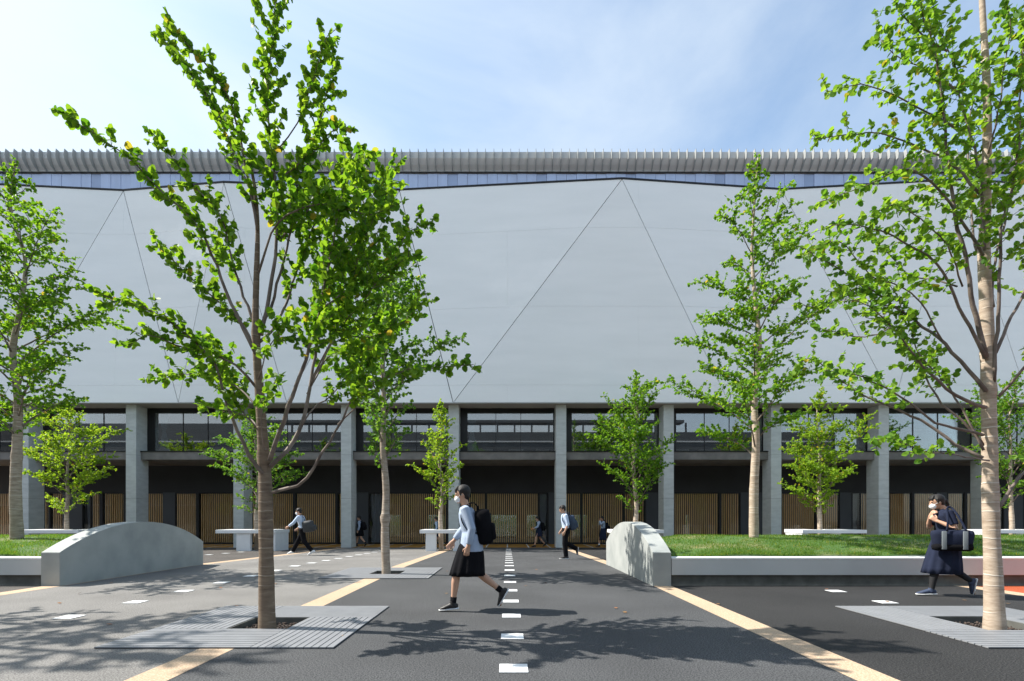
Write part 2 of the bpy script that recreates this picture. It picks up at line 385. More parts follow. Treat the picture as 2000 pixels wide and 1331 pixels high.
struct(sheet('path', 8.37, 13.45, 14.5, 25.5, 0.0, M['asph_mid'])).name = 'side_path'
for x0, x1 in ((-8.30, -7.97), (-2.87, -2.55), (2.62, 2.94), (8.04, 8.37)):
    o = struct(sheet('beige_stripe', x0, x1, -14, 25.5, 0.002, M['beige'], HOLES+[PL, PR]))
struct(sheet('colonnade_paving', -34, 36, 25.9, 29.2, 0.004, M['ochre']))
struct(sheet('kerb_strip', -34, 36, 25.5, 25.9, 0.003, M['asph_mid']))
mb = MB()
for k in range(-30, 32):
    x = k*1.084
    mb.box(x-.03, x+.03, 25.92, 29.15, -0.272, -0.268)
tag(mb.build('paving_line', M['white_line']), kind='structure')

DASH = 'white square marks set in the asphalt'
cnt = 0
words = ['nearest', 'second', 'third', 'fourth', 'fifth', 'sixth', 'seventh', 'eighth', 'ninth', 'tenth', 'eleventh', 'twelfth', 'thirteenth', 'fourteenth', 'fifteenth', 'sixteenth', 'seventeenth', 'eighteenth', 'nineteenth']
rows = [(0.05, 4.14, 19, 'white dash of the centre row on the dark middle path, {} from the viewer'),
        (-5.38, 5.18, 17, 'white square mark on the light grey path, {} from the viewer in its row'),
        (5.46, 7.40, 2, 'white square mark on black asphalt before the right lawn wall, {} to the viewer'),
        (-10.85, 17.5, 5, 'white square mark on brown asphalt beyond the left arched block, {} from the front')]
def dash_mesh(y):
    mb = MB(); s = .115; za, zb = gz(y-s), gz(y+s)
    vs = [(-s, -s, 0.003), (s, -s, 0.003), (s, s, zb-za+0.003), (-s, s, zb-za+0.003)]
    vs += [(a, b, c+.005) for a, b, c in vs]
    mb.add(vs, [(4,5,6,7),(0,1,5,4),(1,2,6,5),(2,3,7,6),(3,0,4,7)])
    return mb
for rx, y0, n, lab in rows:
    for k in range(n):
        y = y0+1.112*k
        o = dash_mesh(y).build('road_mark', M['white_line'])
        o.location = (rx, y, gz(y-.115)); w_ = words[k]
        if n == 2: w_ = ('nearer', 'farther')[k] if False else ('nearest', 'second nearest')[k]
        tag(o, lab.format(w_), 'road mark', DASH)

# ------------------------------------------------------------------ tree grates with planting holes
def grate(x0, x1, y0, y1, h, label):
    cx, cy = (x0+x1)/2, (y0+y1)/2
    root = empty('tree_grate', (cx, cy, 0), label, 'tree grate', 'slatted grates around the plaza trees')
    hx0, hx1, hy0, hy1 = h
    def panel(a, b, c, d, along):
        mb = MB(); g = 0.003
        mb.box(a-cx+.004, b-cx-.004, c-cy+.004, d-cy-.004, 0.003, 0.007, 1)
        if along == 'x':
            n = round((d-c)/.0735); p = (d-c)/n
            for k in range(n): mb.box(a-cx+g, b-cx-g, c-cy+k*p+.006, c-cy+(k+1)*p-.006, 0.005, 0.017)
        else:
            n = round((b-a)/.0735); p = (b-a)/n
            for k in range(n): mb.box(a-cx+k*p+.006, a-cx+(k+1)*p-.006, c-cy+g, d-cy-g, 0.005, 0.017)
        mb.build('slat_panel', [M['grate'], M['grate_gap_shade']], root)
    panel(x0, hx1, y0, hy0, 'x'); panel(hx1, x1, y0, hy1, 'y'); panel(hx0, x1, hy1, y1, 'x'); panel(x0, hx0, hy0, y1, 'y')
    mb = MB(); t = .012
    mb.box(hx0-cx, hx1-cx, hy1-cy-t, hy1-cy, -.12, .010); mb.box(hx0-cx, hx1-cx, hy0-cy, hy0-cy+t, -.12, .010)
    mb.box(hx0-cx, hx0-cx+t, hy0-cy+t, hy1-cy-t, -.12, .010); mb.box(hx1-cx-t, hx1-cx, hy0-cy+t, hy1-cy-t, -.12, .010)
    mb.build('inner_frame', M['plinth'], root)
    mb = MB(); mb.box(hx0+.001, hx1-.001, hy0+.001, hy1-.001, -.15, -.075)
    rnd = random.Random(int(cx*100)+7)
    tag(mb.build('soil_bed', M['soil']), kind='structure')
    mb = MB()
    for _ in range(420):
        x = rnd.uniform(hx0+.03, hx1-.03); y = rnd.uniform(hy0+.03, hy1-.03); r = rnd.uniform(.008, .021)
        mb.ell((x, y, -.073+rnd.uniform(0, .03)), (r, r*rnd.uniform(.6, 1), r*rnd.uniform(.5, .8)), Matrix.Rotation(rnd.uniform(0, 3), 3, 'Z'), 5, 4)
    tag(mb.build('gravel', M['gravel']), kind='stuff')
grate(-3.855, -1.617, 4.766, 7.011, HN, 'grey slatted square grate around the nearest tree, left of the centre dashes')
grate(4.48, 6.70, 4.766, 7.011, HR, 'grey slatted grate on black asphalt around the trunk at the right edge')
grate(-3.80, -1.58, 10.25, 12.45, HM, 'slatted grate around the tree standing behind the nearest tree')

# ------------------------------------------------------------------ arched blocks at the ends of the lawn beds
def arch_block(x0, x1, label):
    ya, yb = 9.17, 13.5; zc, pk = .60, 1.135; n = 48
    hc = (yb-ya)/2; sag = pk-zc; rad = (hc*hc+sag*sag)/(2*sag); cy = (ya+yb)/2; c0 = pk-rad
    bm = bmesh.new(); cx = (x0+x1)/2; hw = (x1-x0)/2
    prof = [(-hc, -.05)]+[(-hc+2*hc*i/n, c0+math.sqrt(rad*rad-(-hc+2*hc*i/n)**2)) for i in range(n+1)]+[(hc, -.05)]
    a = [bm.verts.new((-hw, y, z)) for y, z in prof]; b = [bm.verts.new((hw, y, z)) for y, z in prof]
    bm.faces.new(a); bm.faces.new(b[::-1])
    for i in range(len(prof)):
        j = (i+1) % len(prof); bm.faces.new((a[i], b[i], b[j], a[j]))
    bm.normal_update()
    bmesh.ops.recalc_face_normals(bm, faces=bm.faces)
    ed = [e for e in bm.edges if len(e.link_faces) == 2 and e.calc_face_angle(0) > .6]
    bmesh.ops.bevel(bm, geom=ed, offset=.006, segments=2, affect='EDGES')
    me = bpy.data.meshes.new('arched_block'); bm.to_mesh(me); bm.free(); me.materials.append(M['arch'])
    o = bpy.data.objects.new('arched_block', me); o.location = (cx, cy, 0); link(o)
    tag(o, label, 'concrete block', 'arched concrete blocks')
arch_block(-8.357, -8.017, 'grey arched concrete block with shaded side, at the end of the left lawn')
arch_block(2.605, 2.935, 'pale arched concrete block with leaf shadows on it, at the end of the right lawn')

# ------------------------------------------------------------------ lawn beds
def lawn(b, seed, side, label):
    x0, x1, y0, y1 = b
    rt = empty('planter_wall', ((x0+x1)/2, y0, 0), label, 'planter wall', 'low walls around the lawns'); cx = (x0+x1)/2
    mb = MB(); mb.box(x0-cx, x1-cx, -.06+.02, .12, .195, .478, bevel=.004); mb.build('wall_panel', M['planter'], rt)
    mb = MB(); mb.box(x0-cx, x1-cx, -.045, .30, .478, .505, bevel=.004); mb.build('cap', M['planter_cap'], rt)
    mb = MB(); mb.box(x0-cx, x1-cx, .03, .20, -.03, .195); mb.build('plinth', M['plinth'], rt)
    mb = MB(); mb.box(x0-cx, x1-cx, y1-y0-.15, y1-y0, -.3, .47)
    e = x0 if side < 0 else x1
    mb.box(e-cx-(0 if side < 0 else .15), e-cx+(.15 if side < 0 else 0), .302, y1-y0-.152, -.3, .40); mb.build('rear_wall', M['planter'], rt)
    rnd = random.Random(seed); nx, ny = 90, 44
    def hgt(x, y):
        u = (y-y0)/(y1-y0); v = (x-x0)/(x1-x0)
        base = .49+.31*math.sin(min(1, u/.66)*math.pi/2) if u < .66 else .80-.28*((u-.66)/.34)**2
        edge = min(1, min(v, 1-v)*(x1-x0)/1.6+.25)
        return .40+(base-.40)*(.55+.45*edge)+.018*math.sin(x*1.7+seed)*math.sin(y*1.3)+.01*math.sin(x*4.1+y*2.2)
    vs = []; fs = []
    for j in range(ny+1):
        for i in range(nx+1):
            x = x0+.005+(x1-x0-.01)*i/nx; y = y0+.30+(y1-y0-.45)*j/ny
            vs.append((x, y, hgt(x, y)-(.03 if j == 0 else 0)))
    for j in range(ny):
        for i in range(nx):
            a = j*(nx+1)+i; fs.append((a, a+1, a+nx+2, a+nx+1))
    tag(mesh_obj('lawn', vs, fs, M['turf'], None, True), kind='structure')
    # blades
    rs = np.random.RandomState(seed); n = 75000
    X = rs.uniform(x0+.02, x1-.02, n); U = rs.uniform(0, 1, n)**1.7; Y = y0+.31+U*(y1-y0-.48)
    Z = np.array([hgt(a, b_) for a, b_ in zip(X, Y)])
    patch = np.sin(X*1.9+seed)*np.sin(Y*2.3+1)+.6*np.sin(X*4.7+2)*np.sin(Y*5.1)
    keep = (patch < .62) | (rs.rand(n) < .35)
    X, Y, Z = X[keep], Y[keep], Z[keep]; n = len(X)
    th = rs.uniform(0, math.pi, n); hh = rs.uniform(.018, .05, n); wd = rs.uniform(.003, .0055, n); lx = rs.uniform(-.02, .02, n); ly = rs.uniform(-.02, .02, n)
    V = np.empty((n, 3, 3))
    V[:, 0] = np.stack([X-wd*np.cos(th), Y-wd*np.sin(th), Z-.006], 1); V[:, 1] = np.stack([X+wd*np.cos(th), Y+wd*np.sin(th), Z-.006], 1)
    V[:, 2] = np.stack([X+lx, Y+ly, Z+hh], 1)
    raw_mesh('grass', V.reshape(-1, 3), 3, np.repeat(rs.rand(n), 3), M['grass_blade'], None, kind='stuff')
    return hgt

def raw_mesh(name, V, k, tint, m, parent, kind=None, smooth=False):
    """many equal k-gons, built fast"""
    nf = len(V)//k; me = bpy.data.meshes.new(name)
    me.vertices.add(len(V)); me.vertices.foreach_set('co', np.ascontiguousarray(V, dtype=np.float32).ravel())
    me.loops.add(len(V)); me.loops.foreach_set('vertex_index', np.arange(len(V), dtype=np.int32))
    me.polygons.add(nf); me.polygons.foreach_set('loop_start', np.arange(0, len(V), k, dtype=np.int32))
    try: me.polygons.foreach_set('loop_total', np.full(nf, k, dtype=np.int32))
    except Exception: pass
    me.update(calc_edges=True)
    at = me.attributes.new('tint', 'FLOAT', 'POINT'); at.data.foreach_set('value', np.ascontiguousarray(tint, dtype=np.float32))
    me.materials.append(m)
    o = bpy.data.objects.new(name, me); link(o, parent)
    if kind: o['kind'] = kind
    return o
M['turf'] = mat('turf', (0.055, 0.12, 0.02), 0.9, color2=(0.20, 0.19, 0.085), vscale=1.3, bump=.6, bscale=50, lo=.50, hi=.72, detail=7)
M['grass_blade'] = leaf_mat('grass blade', (0.04, 0.11, 0.012), (0.14, 0.21, 0.03), (0.10, 0.27, 0.015), (0.30, 0.48, 0.05), yel=.96)
HL = lawn(PL, 3, -1, 'pale low wall holding the left lawn, dark recessed plinth below')
HRt = lawn(PR, 5, 1, 'pale low wall holding the right lawn, turning pinkish towards red paving')

# ------------------------------------------------------------------ building
B = empty('stadium_building', (0, 25.8, gz(26)), 'long white folded facade over a concrete colonnade under a finned roof', 'building')
def badd(o):
    o.parent = B; o.location = tuple(Vector(o.location)-Vector(B.location)); return o
def bpart(mb, name, m, smooth=False): return badd(mb.build(name, m, None, smooth))
BX0, BX1 = -33.0, 36.0
PITCH = 5.42; COLX = [2.71+PITCH*k for k in range(-6, 7)]
DF = 25.33                                # front of the white wall
ZS = EYE+5.70                             # soffit height
def fx(px): return (px-991)*DF/1000
def fz(py): return EYE+(1012-py)*DF/1000
# top of the zigzag: (x px, y px, pushed back)
T = [(-420, 372, .10), (-120, 356, .0), (241, 373, .78), (437, 357, .0), (780, 372, 1.0), (1215, 350, .0), (1527, 371, .7), (1868, 352, .0), (2230, 372, .35), (2440, 356, 0)]
Bt = [(-300, 787), (0, 787), (348, 787), (560, 787), (885, 787), (1424, 787), (1747, 787), (2010, 787), (2330, 787)]
TV = [Vector(((x-991)*(DF+p)/1000, DF+p, EYE+(1012-y)*(DF+p)/1000)) for x, y, p in T]; BV = [Vector((fx(x), DF, ZS)) for x, y in Bt]
tris = []
for i in range(len(Bt)):
    tris.append((TV[i], BV[i], TV[i+1]))
    if i+1 < len(Bt): tris.append((BV[i], BV[i+1], TV[i+1]))
tris.append((Vector((BX0, DF+.1, fz(364))), Vector((BX0, DF, ZS)), TV[0])); tris.append((Vector((BX0, DF, ZS)), BV[0], TV[0]))
tris.append((TV[-1], BV[-1], Vector((BX1, DF, ZS)))); tris.append((TV[-1], Vector((BX1, DF, ZS)), Vector((BX1, DF+.1, fz(364)))))
for a, b, c in tris:
    # leave an open joint between neighbouring panels
    g = .016; pts = [a, b, c]; res = []
    cen = (a+b+c)/3
    nrm = (b-a).cross(c-a).normalized()
    if nrm.y > 0: nrm = -nrm
    for i in range(3):
        p = pts[i]; e1 = (pts[(i+1) % 3]-p).normalized(); e2 = (pts[(i+2) % 3]-p).normalized()
        bis = (e1+e2).normalized(); sn = math.sqrt(max(1e-4, (1-e1.dot(e2))/2)); d = min(g/sn, .35)
        res.append(p+bis*d)
    vs = res+[p-nrm*.08 for p in res]
    o = mesh_obj('facade_panel', vs, [(0, 1, 2), (3, 5, 4), (0, 3, 4, 1), (1, 4, 5, 2), (2, 5, 3, 0)], M['facade'])
    bm = bmesh.new(); bm.from_mesh(o.data); bmesh.ops.recalc_face_normals(bm, faces=bm.faces); bm.to_mesh(o.data); bm.free()
    badd(o)
# dark backing and coping that follows the zigzag
vs = []; fs = []
tops = [Vector((BX0, DF+.1, fz(364)))]+TV+[Vector((BX1, DF+.1, fz(364)))]
for t in tops: vs += [(t.x, DF+1.15, t.z-.02), (t.x, DF+1.15, ZS+.26)]
for i in range(len(tops)-1): fs.append((2*i, 2*i+1, 2*i+3, 2*i+2))
badd(mesh_obj('backing_sheet', vs, fs, M['dark_frame']))
mb = MB()
for i in range(len(tops)-1):
    a, b = tops[i], tops[i+1]
    vs = []
    for t in (a, b): vs += [(t.x, t.y-.03, t.z-.005), (t.x, DF+1.3, t.z-.005), (t.x, DF+1.3, t.z+.075), (t.x, t.y-.03, t.z+.075)]
    mb.add(vs, [(0,4,5,1),(1,5,6,2),(2,6,7,3),(3,7,4,0),(0,1,2,3),(4,7,6,5)])
bpart(mb, 'coping', M['dark_frame'])
mb = MB(); mb.box(BX0, BX1, DF+.16, 33.5, ZS, ZS+.25); bpart(mb, 'soffit', M['soffit'])
mb = MB(); mb.box(BX0, BX1, DF+.0, DF+.155, ZS-.012, ZS+.03); bpart(mb, 'drip_edge', M['roof_grey'])
# columns
for cx in COLX:
    mb = MB(); mb.box(cx-.26, cx+.26, 25.8, 26.69, -.30, ZS-.003, bevel=.012)
    o = bpart(mb, 'column', M['concrete_wall'])
    q = MB()
    for z in (2.2, 4.4):
        q.box(cx-.261, cx+.261, 25.799, 26.691, z, z+.008)
    b_ = bpart(q, 'pour_joint', M['plinth']); loc = b_.location.copy(); b_.parent = o; b_.location = loc-o.location
# balcony slabs, upper windows
ZT, ZB = EYE+129*.0261, EYE+114*.0261
mull = [0.33, 0.62]
hascurt = {1: .15, 2: .14, 5: .12, 8: .90, 6: .05}
for k in range(len(COLX)-1):
    a, b = COLX[k]+.26, COLX[k+1]-.26
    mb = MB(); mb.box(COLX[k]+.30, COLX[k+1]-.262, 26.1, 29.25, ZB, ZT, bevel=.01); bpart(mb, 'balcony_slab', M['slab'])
    mb = MB(); mb.box(COLX[k]+.27, COLX[k+1]-.262, 26.06, 26.14, ZT+.002, ZT+.05); bpart(mb, 'slab_flashing', M['dark_frame'])
    # window: frame > panes, curtain
    y = 26.60; z0, z1 = ZT+.06, ZS-.002
    mb = MB()
    mb.box(a, b, y, y+.09, z1-.24, z1); mb.box(a, b, y-.02, y+.09, z0, z0+.05); mb.box(a, a+.38, y, y+.09, z0+.05, z1-.24); mb.box(b-.06, b, y, y+.09, z0+.05, z1-.24)
    w0, w1 = a+.38, b-.06; cuts = [w0]+[w0+(w1-w0)*m for m in mull]+[w1]
    for c in cuts[1:-1]: mb.box(c-.012, c+.012, y, y+.06, z0+.05, z1-.24)
    fr = bpart(mb, 'window', M['dark_frame'])
    for i in range(3):
        q = MB(); q.box(cuts[i]+(.012 if i else 0), cuts[i+1]-(.012 if i < 2 else 0), y+.03, y+.042, z0+.05, z1-.24)
        g = bpart(q, 'pane', M['glass']); loc = g.location.copy(); g.parent = fr; g.location = loc-fr.location
    if k in hascurt:
        cxx = a+(b-a)*hascurt[k]; q = MB(); n = 40; rows_ = [(z1-.05, .30), (z1-.7, .20), (z1-1.15, .09), (z0+.9, .14), (z0+.3, .26), (z0+.06, .30)]
        vs = []; fs = []
        for (z, wd) in rows_:
            for i in range(n+1): vs.append((cxx+wd*(i/n*2-1), 26.9+.045*math.sin(i*1.25), z))
        for j in range(len(rows_)-1):
            for i in range(n): fs.append((j*(n+1)+i, j*(n+1)+i+1, (j+1)*(n+1)+i+1, (j+1)*(n+1)+i))
        c_ = badd(mesh_obj('curtain', vs, fs, M['curtain'], None, True)); loc = c_.location.copy(); c_.parent = fr; c_.location = loc-fr.location
    mb = MB(); rr = random.Random(k+50)
    x = w0+.5
    while x < w1-.7:
        ln = rr.uniform(.7, 1.5); mb.box(x, min(x+ln, w1-.1), 28.2, 28.5, ZT, ZT+.42); x += ln+rr.uniform(.1, .9)
    bpart(mb, 'low_cabinet', M['cabinet'])
# upper room
mb = MB(); mb.box(BX0, BX1, 29.26, 33.5, ZT-.3, ZT-.002); mb.box(BX0, BX1, 26.15, 29.25, ZB+.01, ZT-.02); bpart(mb, 'upper_floor', M['interior_floor'])
mb = MB(); mb.box(BX0, BX1, 33.3, 33.5, ZT, ZS-.001); mb.box(BX0, BX0+.2, 26.7, 33.29, ZT, ZS-.001); mb.box(BX1-.2, BX1, 26.7, 33.29, ZT, ZS-.001); bpart(mb, 'room_wall', M['interior'])
# ground floor back wall: screens behind glass, dark panels, curtains
DG = 29.2; ZD = EYE+50*DG/1000; Z0 = -.277
def gx(px): return (px-991)*DG/1000
seg = [(-150, 30, 's'), (30, 82, 'w'), (82, 94, 's'), (98, 122, 's'), (122, 160, 'w'), (161, 176, 'c'), (176, 194, 's'), (200, 241, 's'), (285, 318, 's'), (318, 341, 'w'), (341, 383, 's'), (388, 456, 's'),
       (490, 572, 's'), (577, 655, 's'), (659, 668, 's'), (693, 719, 'w'), (720, 747, 'c'), (747, 872, 's'), (898, 948, 's'), (950, 1052, 's'), (1053, 1070, 'c'), (1072, 1086, 'w'), (1104, 1135, 's'), (1137, 1218, 's'), (1220, 1260, 's'),
       (1262, 1289, 'w'), (1317, 1405, 's'), (1409, 1446, 's'), (1447, 1494, 'w'), (1528, 1594, 's'), (1598, 1640, 's'), (1641, 1664, 'w'), (1665, 1682, 'c'), (1682, 1699, 's'), (1738, 1781, 's'), (1786, 1829, 's'), (1830, 1851, 'w'), (1852, 1884, 's'), (1889, 1960, 's'), (1962, 2000, 'w'), (2002, 2100, 's'), (2102, 2230, 's')]
mb = MB(); mb.box(BX0, BX1, DG, DG+.2, ZD, ZB-.001)
wall_x = BX0
for a, b, t in seg:
    xa, xb = gx(a), gx(b)
    if xa > wall_x+.001: mb.box(wall_x, xa, DG, DG+.2, Z0, ZD-.001)
    wall_x = xb
mb.box(wall_x, BX1, DG, DG+.2, Z0, ZD-.001)
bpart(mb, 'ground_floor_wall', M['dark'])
for a, b, t in seg:
    xa, xb = gx(a), gx(b)
    if t == 'w':
        mb = MB(); mb.box(xa+.001, xb-.001, DG+.02, DG+.2, Z0, ZD-.002); bpart(mb, 'wall_panel', M['dark_panel']); continue
    mb = MB(); f = .03
    mb.box(xa, xb, DG+.03, DG+.10, ZD-.07, ZD-.002); mb.box(xa, xb, DG+.03, DG+.10, Z0, Z0+.10)
    mb.box(xa, xa+f, DG+.03, DG+.10, Z0+.10, ZD-.07); mb.box(xb-f, xb, DG+.03, DG+.10, Z0+.10, ZD-.07)
    d = bpart(mb, 'glass_door', M['dark_frame'])
    def sub(o):
        loc = o.location.copy(); o.parent = d; o.location = loc-d.location
    q = MB(); q.box(xa+f, xb-f, DG+.06, DG+.072, Z0+.10, ZD-.07); sub(bpart(q, 'pane', M['glass_low']))
    q = MB()
    if t == 's':
        n = max(1, int((xb-xa-2*f)/.116)); p = (xb-xa-2*f)/n
        for i in range(n):
            x = xa+f+p*(i+.5); q.box(x-.024, x+.024, DG+.12, DG+.19, Z0+.03, ZD-.03)
        sub(bpart(q, 'louvre_screen', M['timber']))
    else:
        vs = []; fs = []; n = 30
        for j, (z, sq) in enumerate([(ZD-.05, 1), (1.3, .85), (.9, .6), (.5, .85), (Z0+.05, 1)]):
            for i in range(n+1): vs.append(((xa+xb)/2+(xb-xa)*.45*sq*(i/n*2-1), DG+.28+.04*math.sin(i*1.4), z))
        for j in range(4):
            for i in range(n): fs.append((j*(n+1)+i, j*(n+1)+i+1, (j+1)*(n+1)+i+1, (j+1)*(n+1)+i))
        sub(badd(mesh_obj('curtain', vs, fs, M['curtain_grey'], None, True)))
# ground floor hall: floor, ceiling, rear wall with openings to the bright far side
YR = 38.0
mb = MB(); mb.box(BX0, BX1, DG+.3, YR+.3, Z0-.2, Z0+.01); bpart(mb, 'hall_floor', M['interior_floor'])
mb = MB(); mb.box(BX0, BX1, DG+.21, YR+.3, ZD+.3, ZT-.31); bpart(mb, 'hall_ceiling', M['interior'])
opens = [(760, 782), (835, 868), (958, 1008), (1030, 1050), (1120, 1146), (1338, 1346)]
mb = MB(); x = BX0; zt = EYE+6*YR/1000; zb = EYE-36*YR/1000
mb.box(BX0, BX1, YR, YR+.2, zt, ZD+.3); mb.box(BX0, BX1, YR, YR+.2, Z0, zb)
for a, b in opens:
    xa, xb = (a-991)*YR/1000, (b-991)*YR/1000
    mb.box(x, xa, YR, YR+.2, zb, zt); x = xb
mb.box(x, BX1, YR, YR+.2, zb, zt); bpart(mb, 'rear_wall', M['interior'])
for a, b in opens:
    mb = MB(); mb.box((a-991)*YR/1000+.001, (b-991)*YR/1000-.001, YR+.08, YR+.1, zb+.001, zt-.001); bpart(mb, 'dimming_pane', M['dimming_glass'])  # tinted panes added to dim the bright rear openings
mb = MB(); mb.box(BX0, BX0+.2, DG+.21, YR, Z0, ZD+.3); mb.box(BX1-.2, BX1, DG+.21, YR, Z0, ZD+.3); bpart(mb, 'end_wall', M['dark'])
# body above, glazed clerestory and finned roof
YG = 27.52
zc0, zc1 = EYE+(1012-380)*.02752, EYE+(1012-338)*.02748-.005
mb = MB(); mb.box(BX0, BX1, YG+.05, YR, ZS+.26, zc1-.3); bpart(mb, 'upper_storey', M['roof_grey'])
mb = MB(); pw = .532; x = BX0
k = 0
zlow = ZS+4
darks = []
while x < BX1-.6:
    if k % 9 == 2: darks.append((x, x+pw))
    else: mb.box(x+.008, x+pw-.008, YG-.03+.01*((k*7) % 3), YG+.03, zc0-2.0, zc1-.04)
    x += pw; k += 1
bpart(mb, 'clerestory_glazing', M['poly'])
M['shaded_glaze'] = mat('shaded blue glazing', (0.36, 0.45, 0.66), .25, var=.1, vscale=.7)  # darker copy of the clerestory blue, shade put into the colour of some panes
for a, b in darks:
    mb = MB(); mb.box(a+.008, b-.008, YG+.0, YG+.03, zc0-2.0, zc1-.04); bpart(mb, 'shaded_pane', M['shaded_glaze'])
# roof profile (y, z)
def rz(py, d): return EYE+(1012-py)*d/1000
prof = [(27.75, rz(337, 27.45)), (27.45, rz(337, 27.45)), (27.25, rz(322, 27.25)), (27.13, rz(309, 27.13)), (27.12, rz(297, 27.12)), (27.4, rz(297, 27.12)+.05)]
roof = MB(); vs = []
for y, z in prof: vs += [(BX0, y, z), (BX1, y, z)]
fs = [(2*i, 2*i+1, 2*i+3, 2*i+2) for i in range(len(prof)-1)]
roof.add(vs[:6]+vs[6:8], fs[:3], 1)
roof.add(vs[6:], [(0, 1, 3, 2), (2, 3, 5, 4)], 0)
roof.box(BX0, BX1, 27.4, YR+2, prof[0][1]+.02, prof[-1][1], 0)
rf = bpart(roof, 'roof', [M['roof_grey'], M['roof_under']])
q = MB(); q.box(BX0, BX1, 27.42, 27.46, prof[0][1]-.03, prof[0][1]-.002); g = bpart(q, 'eaves_trim', M['dark_frame']); loc = g.location.copy(); g.parent = rf; g.location = loc-rf.location
fin_v = [(27.10, rz(291, 26.9)-.02), (26.88, rz(300, 26.88)), (26.92, rz(310, 26.92)), (27.10, rz(323, 27.10)), (27.39, rz(336.5, 27.39)), (27.45, rz(336, 27.45)), (27.255, rz(322, 27.255)), (27.135, rz(309, 27.135)), (27.125, rz(296, 27.12))]
fin_v[0] = (26.93, rz(290.5, 26.93))
def fin_mesh():
    mb = MB(); n = len(fin_v); t = .013
    vs = [(-t, y-27, z) for y, z in fin_v]+[(t, y-27, z) for y, z in fin_v]
    fs = []
    # strips between the outer edge and the inner edge
    pairs = [(0, 8), (1, 8), (2, 7), (3, 6), (4, 5)]
    for s in (0, n):
        for i in range(4):
            a, b = pairs[i]; c, d = pairs[i+1]
            f = [a+s, c+s, d+s, b+s]
            f = list(dict.fromkeys(f))
            fs.append(tuple(f if s else f[::-1]))
    for i in range(n):
        j = (i+1) % n; fs.append((i, j, j+n, i+n))
    mb.add(vs, fs); return mb
f0 = fin_mesh().build('fin', M['fin'], None)
fins = [.62+.443*k for k in range(-75, 80)]; fins = [x for x in fins if BX0 < x < BX1]
fins.sort(key=lambda x: abs(x-.3))
base = Vector(B.location)+rf.location
for i, x in enumerate(fins[:100]):
    o = f0 if i == 0 else link(f0.copy())
    o.parent = rf; o.location = Vector((x, 27, 0))-base
far = MB(); fm = fin_mesh()
for x in fins[100:]: far.add([(a+x, b+27, c) for a, b, c in fm.v], fm.f)
o = far.build('fin', M['fin']); o.parent = rf; o.location = -base; o['kind'] = 'stuff'

rs = np.random.RandomState(4); n = 36
C = np.stack([rs.uniform(-7.5, 7.5, n), rs.uniform(3.4, 13, n), np.full(n, .012)], 1)
ok = [not any(h[0]-.1 < c[0] < h[1]+.1 and h[2]-.1 < c[1] < h[3]+.1 for h in HOLES) and not (2.5 < c[0] and c[1] > 8.9) for c in C]; C = C[ok]; n = len(C)
a = rs.normal(0, 1, (n, 3)); a[:, 2] *= .12; a /= np.linalg.norm(a, axis=1, keepdims=True); b = np.cross(a, np.array([0, 0, 1.0])+rs.normal(0, .15, (n, 3))); C[:, 2] += np.abs(a[:, 2])*.03
V = np.stack([C-a*.028, C-a*.008+b*.022, C+a*.016+b*.018, C+a*.030, C+a*.014-b*.02, C-a*.01-b*.02], 1).reshape(-1, 3)
raw_mesh('fallen_leaves', V, 6, np.repeat(rs.rand(n), 6), mat('withered leaf', (0.16, 0.12, 0.04), .7, color2=(0.30, 0.10, 0.03), vscale=2), None, kind='stuff')
# ------------------------------------------------------------------ white stone tables round the third row of trees
def table(px0, px1, tx, d, label, legs, mirror=False):
    """slab with a slot for the trunk on panel legs; px = left and right end in the photograph grid"""
    z0 = gz(d); x0, x1 = (px0-991)*d/1000, (px1-991)*d/1000; cx = (x0+x1)/2
    top = EYE-22.5*d/1000-z0; th = .15; hw = .72
    rt = empty('stone_table', (cx, d, z0), label, 'table', 'white tables around the far trees')
    s = tx-cx; r = .30; L0, L1 = x0-cx, x1-cx
    mb = MB(); bv = .012
    s = max(L0+.5, min(L1-.5, s))
    mb.box(L0, L1, -hw, -r, top-th, top, bevel=bv)
    mb.box(L0, s-r, -r+.002, hw, top-th, top, bevel=bv)
    mb.box(s+r, L1, -r+.002, hw, top-th, top, bevel=bv)
    mb.build('table_top', M['table'], rt)
    for a, b, ya, yb in legs:
        mb = MB(); mb.box((a-991)*d/1000-cx, (b-991)*d/1000-cx, ya, yb, -.02, top-th-.001, bevel=.01); mb.build('leg', M['table'], rt)
table(439, 552, -11.0, 22.5, 'white stone table around the trunk beyond the nearest tree', [(477, 503, -.66, -.50), (538, 551, -.66, .66)])
table(825, 901, -2.95, 22.5, 'white stone table left of the centre dashes, a student behind it', [(836, 856, -.66, -.50), (888, 900, -.66, .66)])
table(57, 180, -19.4, 22.5, 'white stone table beyond the left lawn and arched block', [(138, 143, -.66, .66), (70, 96, .2, .36)])
table(1549, 1671, 13.75, 22.5, 'white stone table beyond the right lawn, left of the walking woman', [(1550, 1562, -.66, .66), (1608, 1626, -.60, -.44)])
table(1906, 2030, 22.1, 22.5, 'white stone table beyond the right lawn behind the thick right trunk', [(1907, 1916, -.66, .66), (1958, 1976, -.60, -.44)])
table(1192, 1287, 5.6, 22.5, 'white stone table mostly hidden behind the pale arched block', [(1196, 1210, -.66, .66), (1255, 1276, -.60, -.44)])

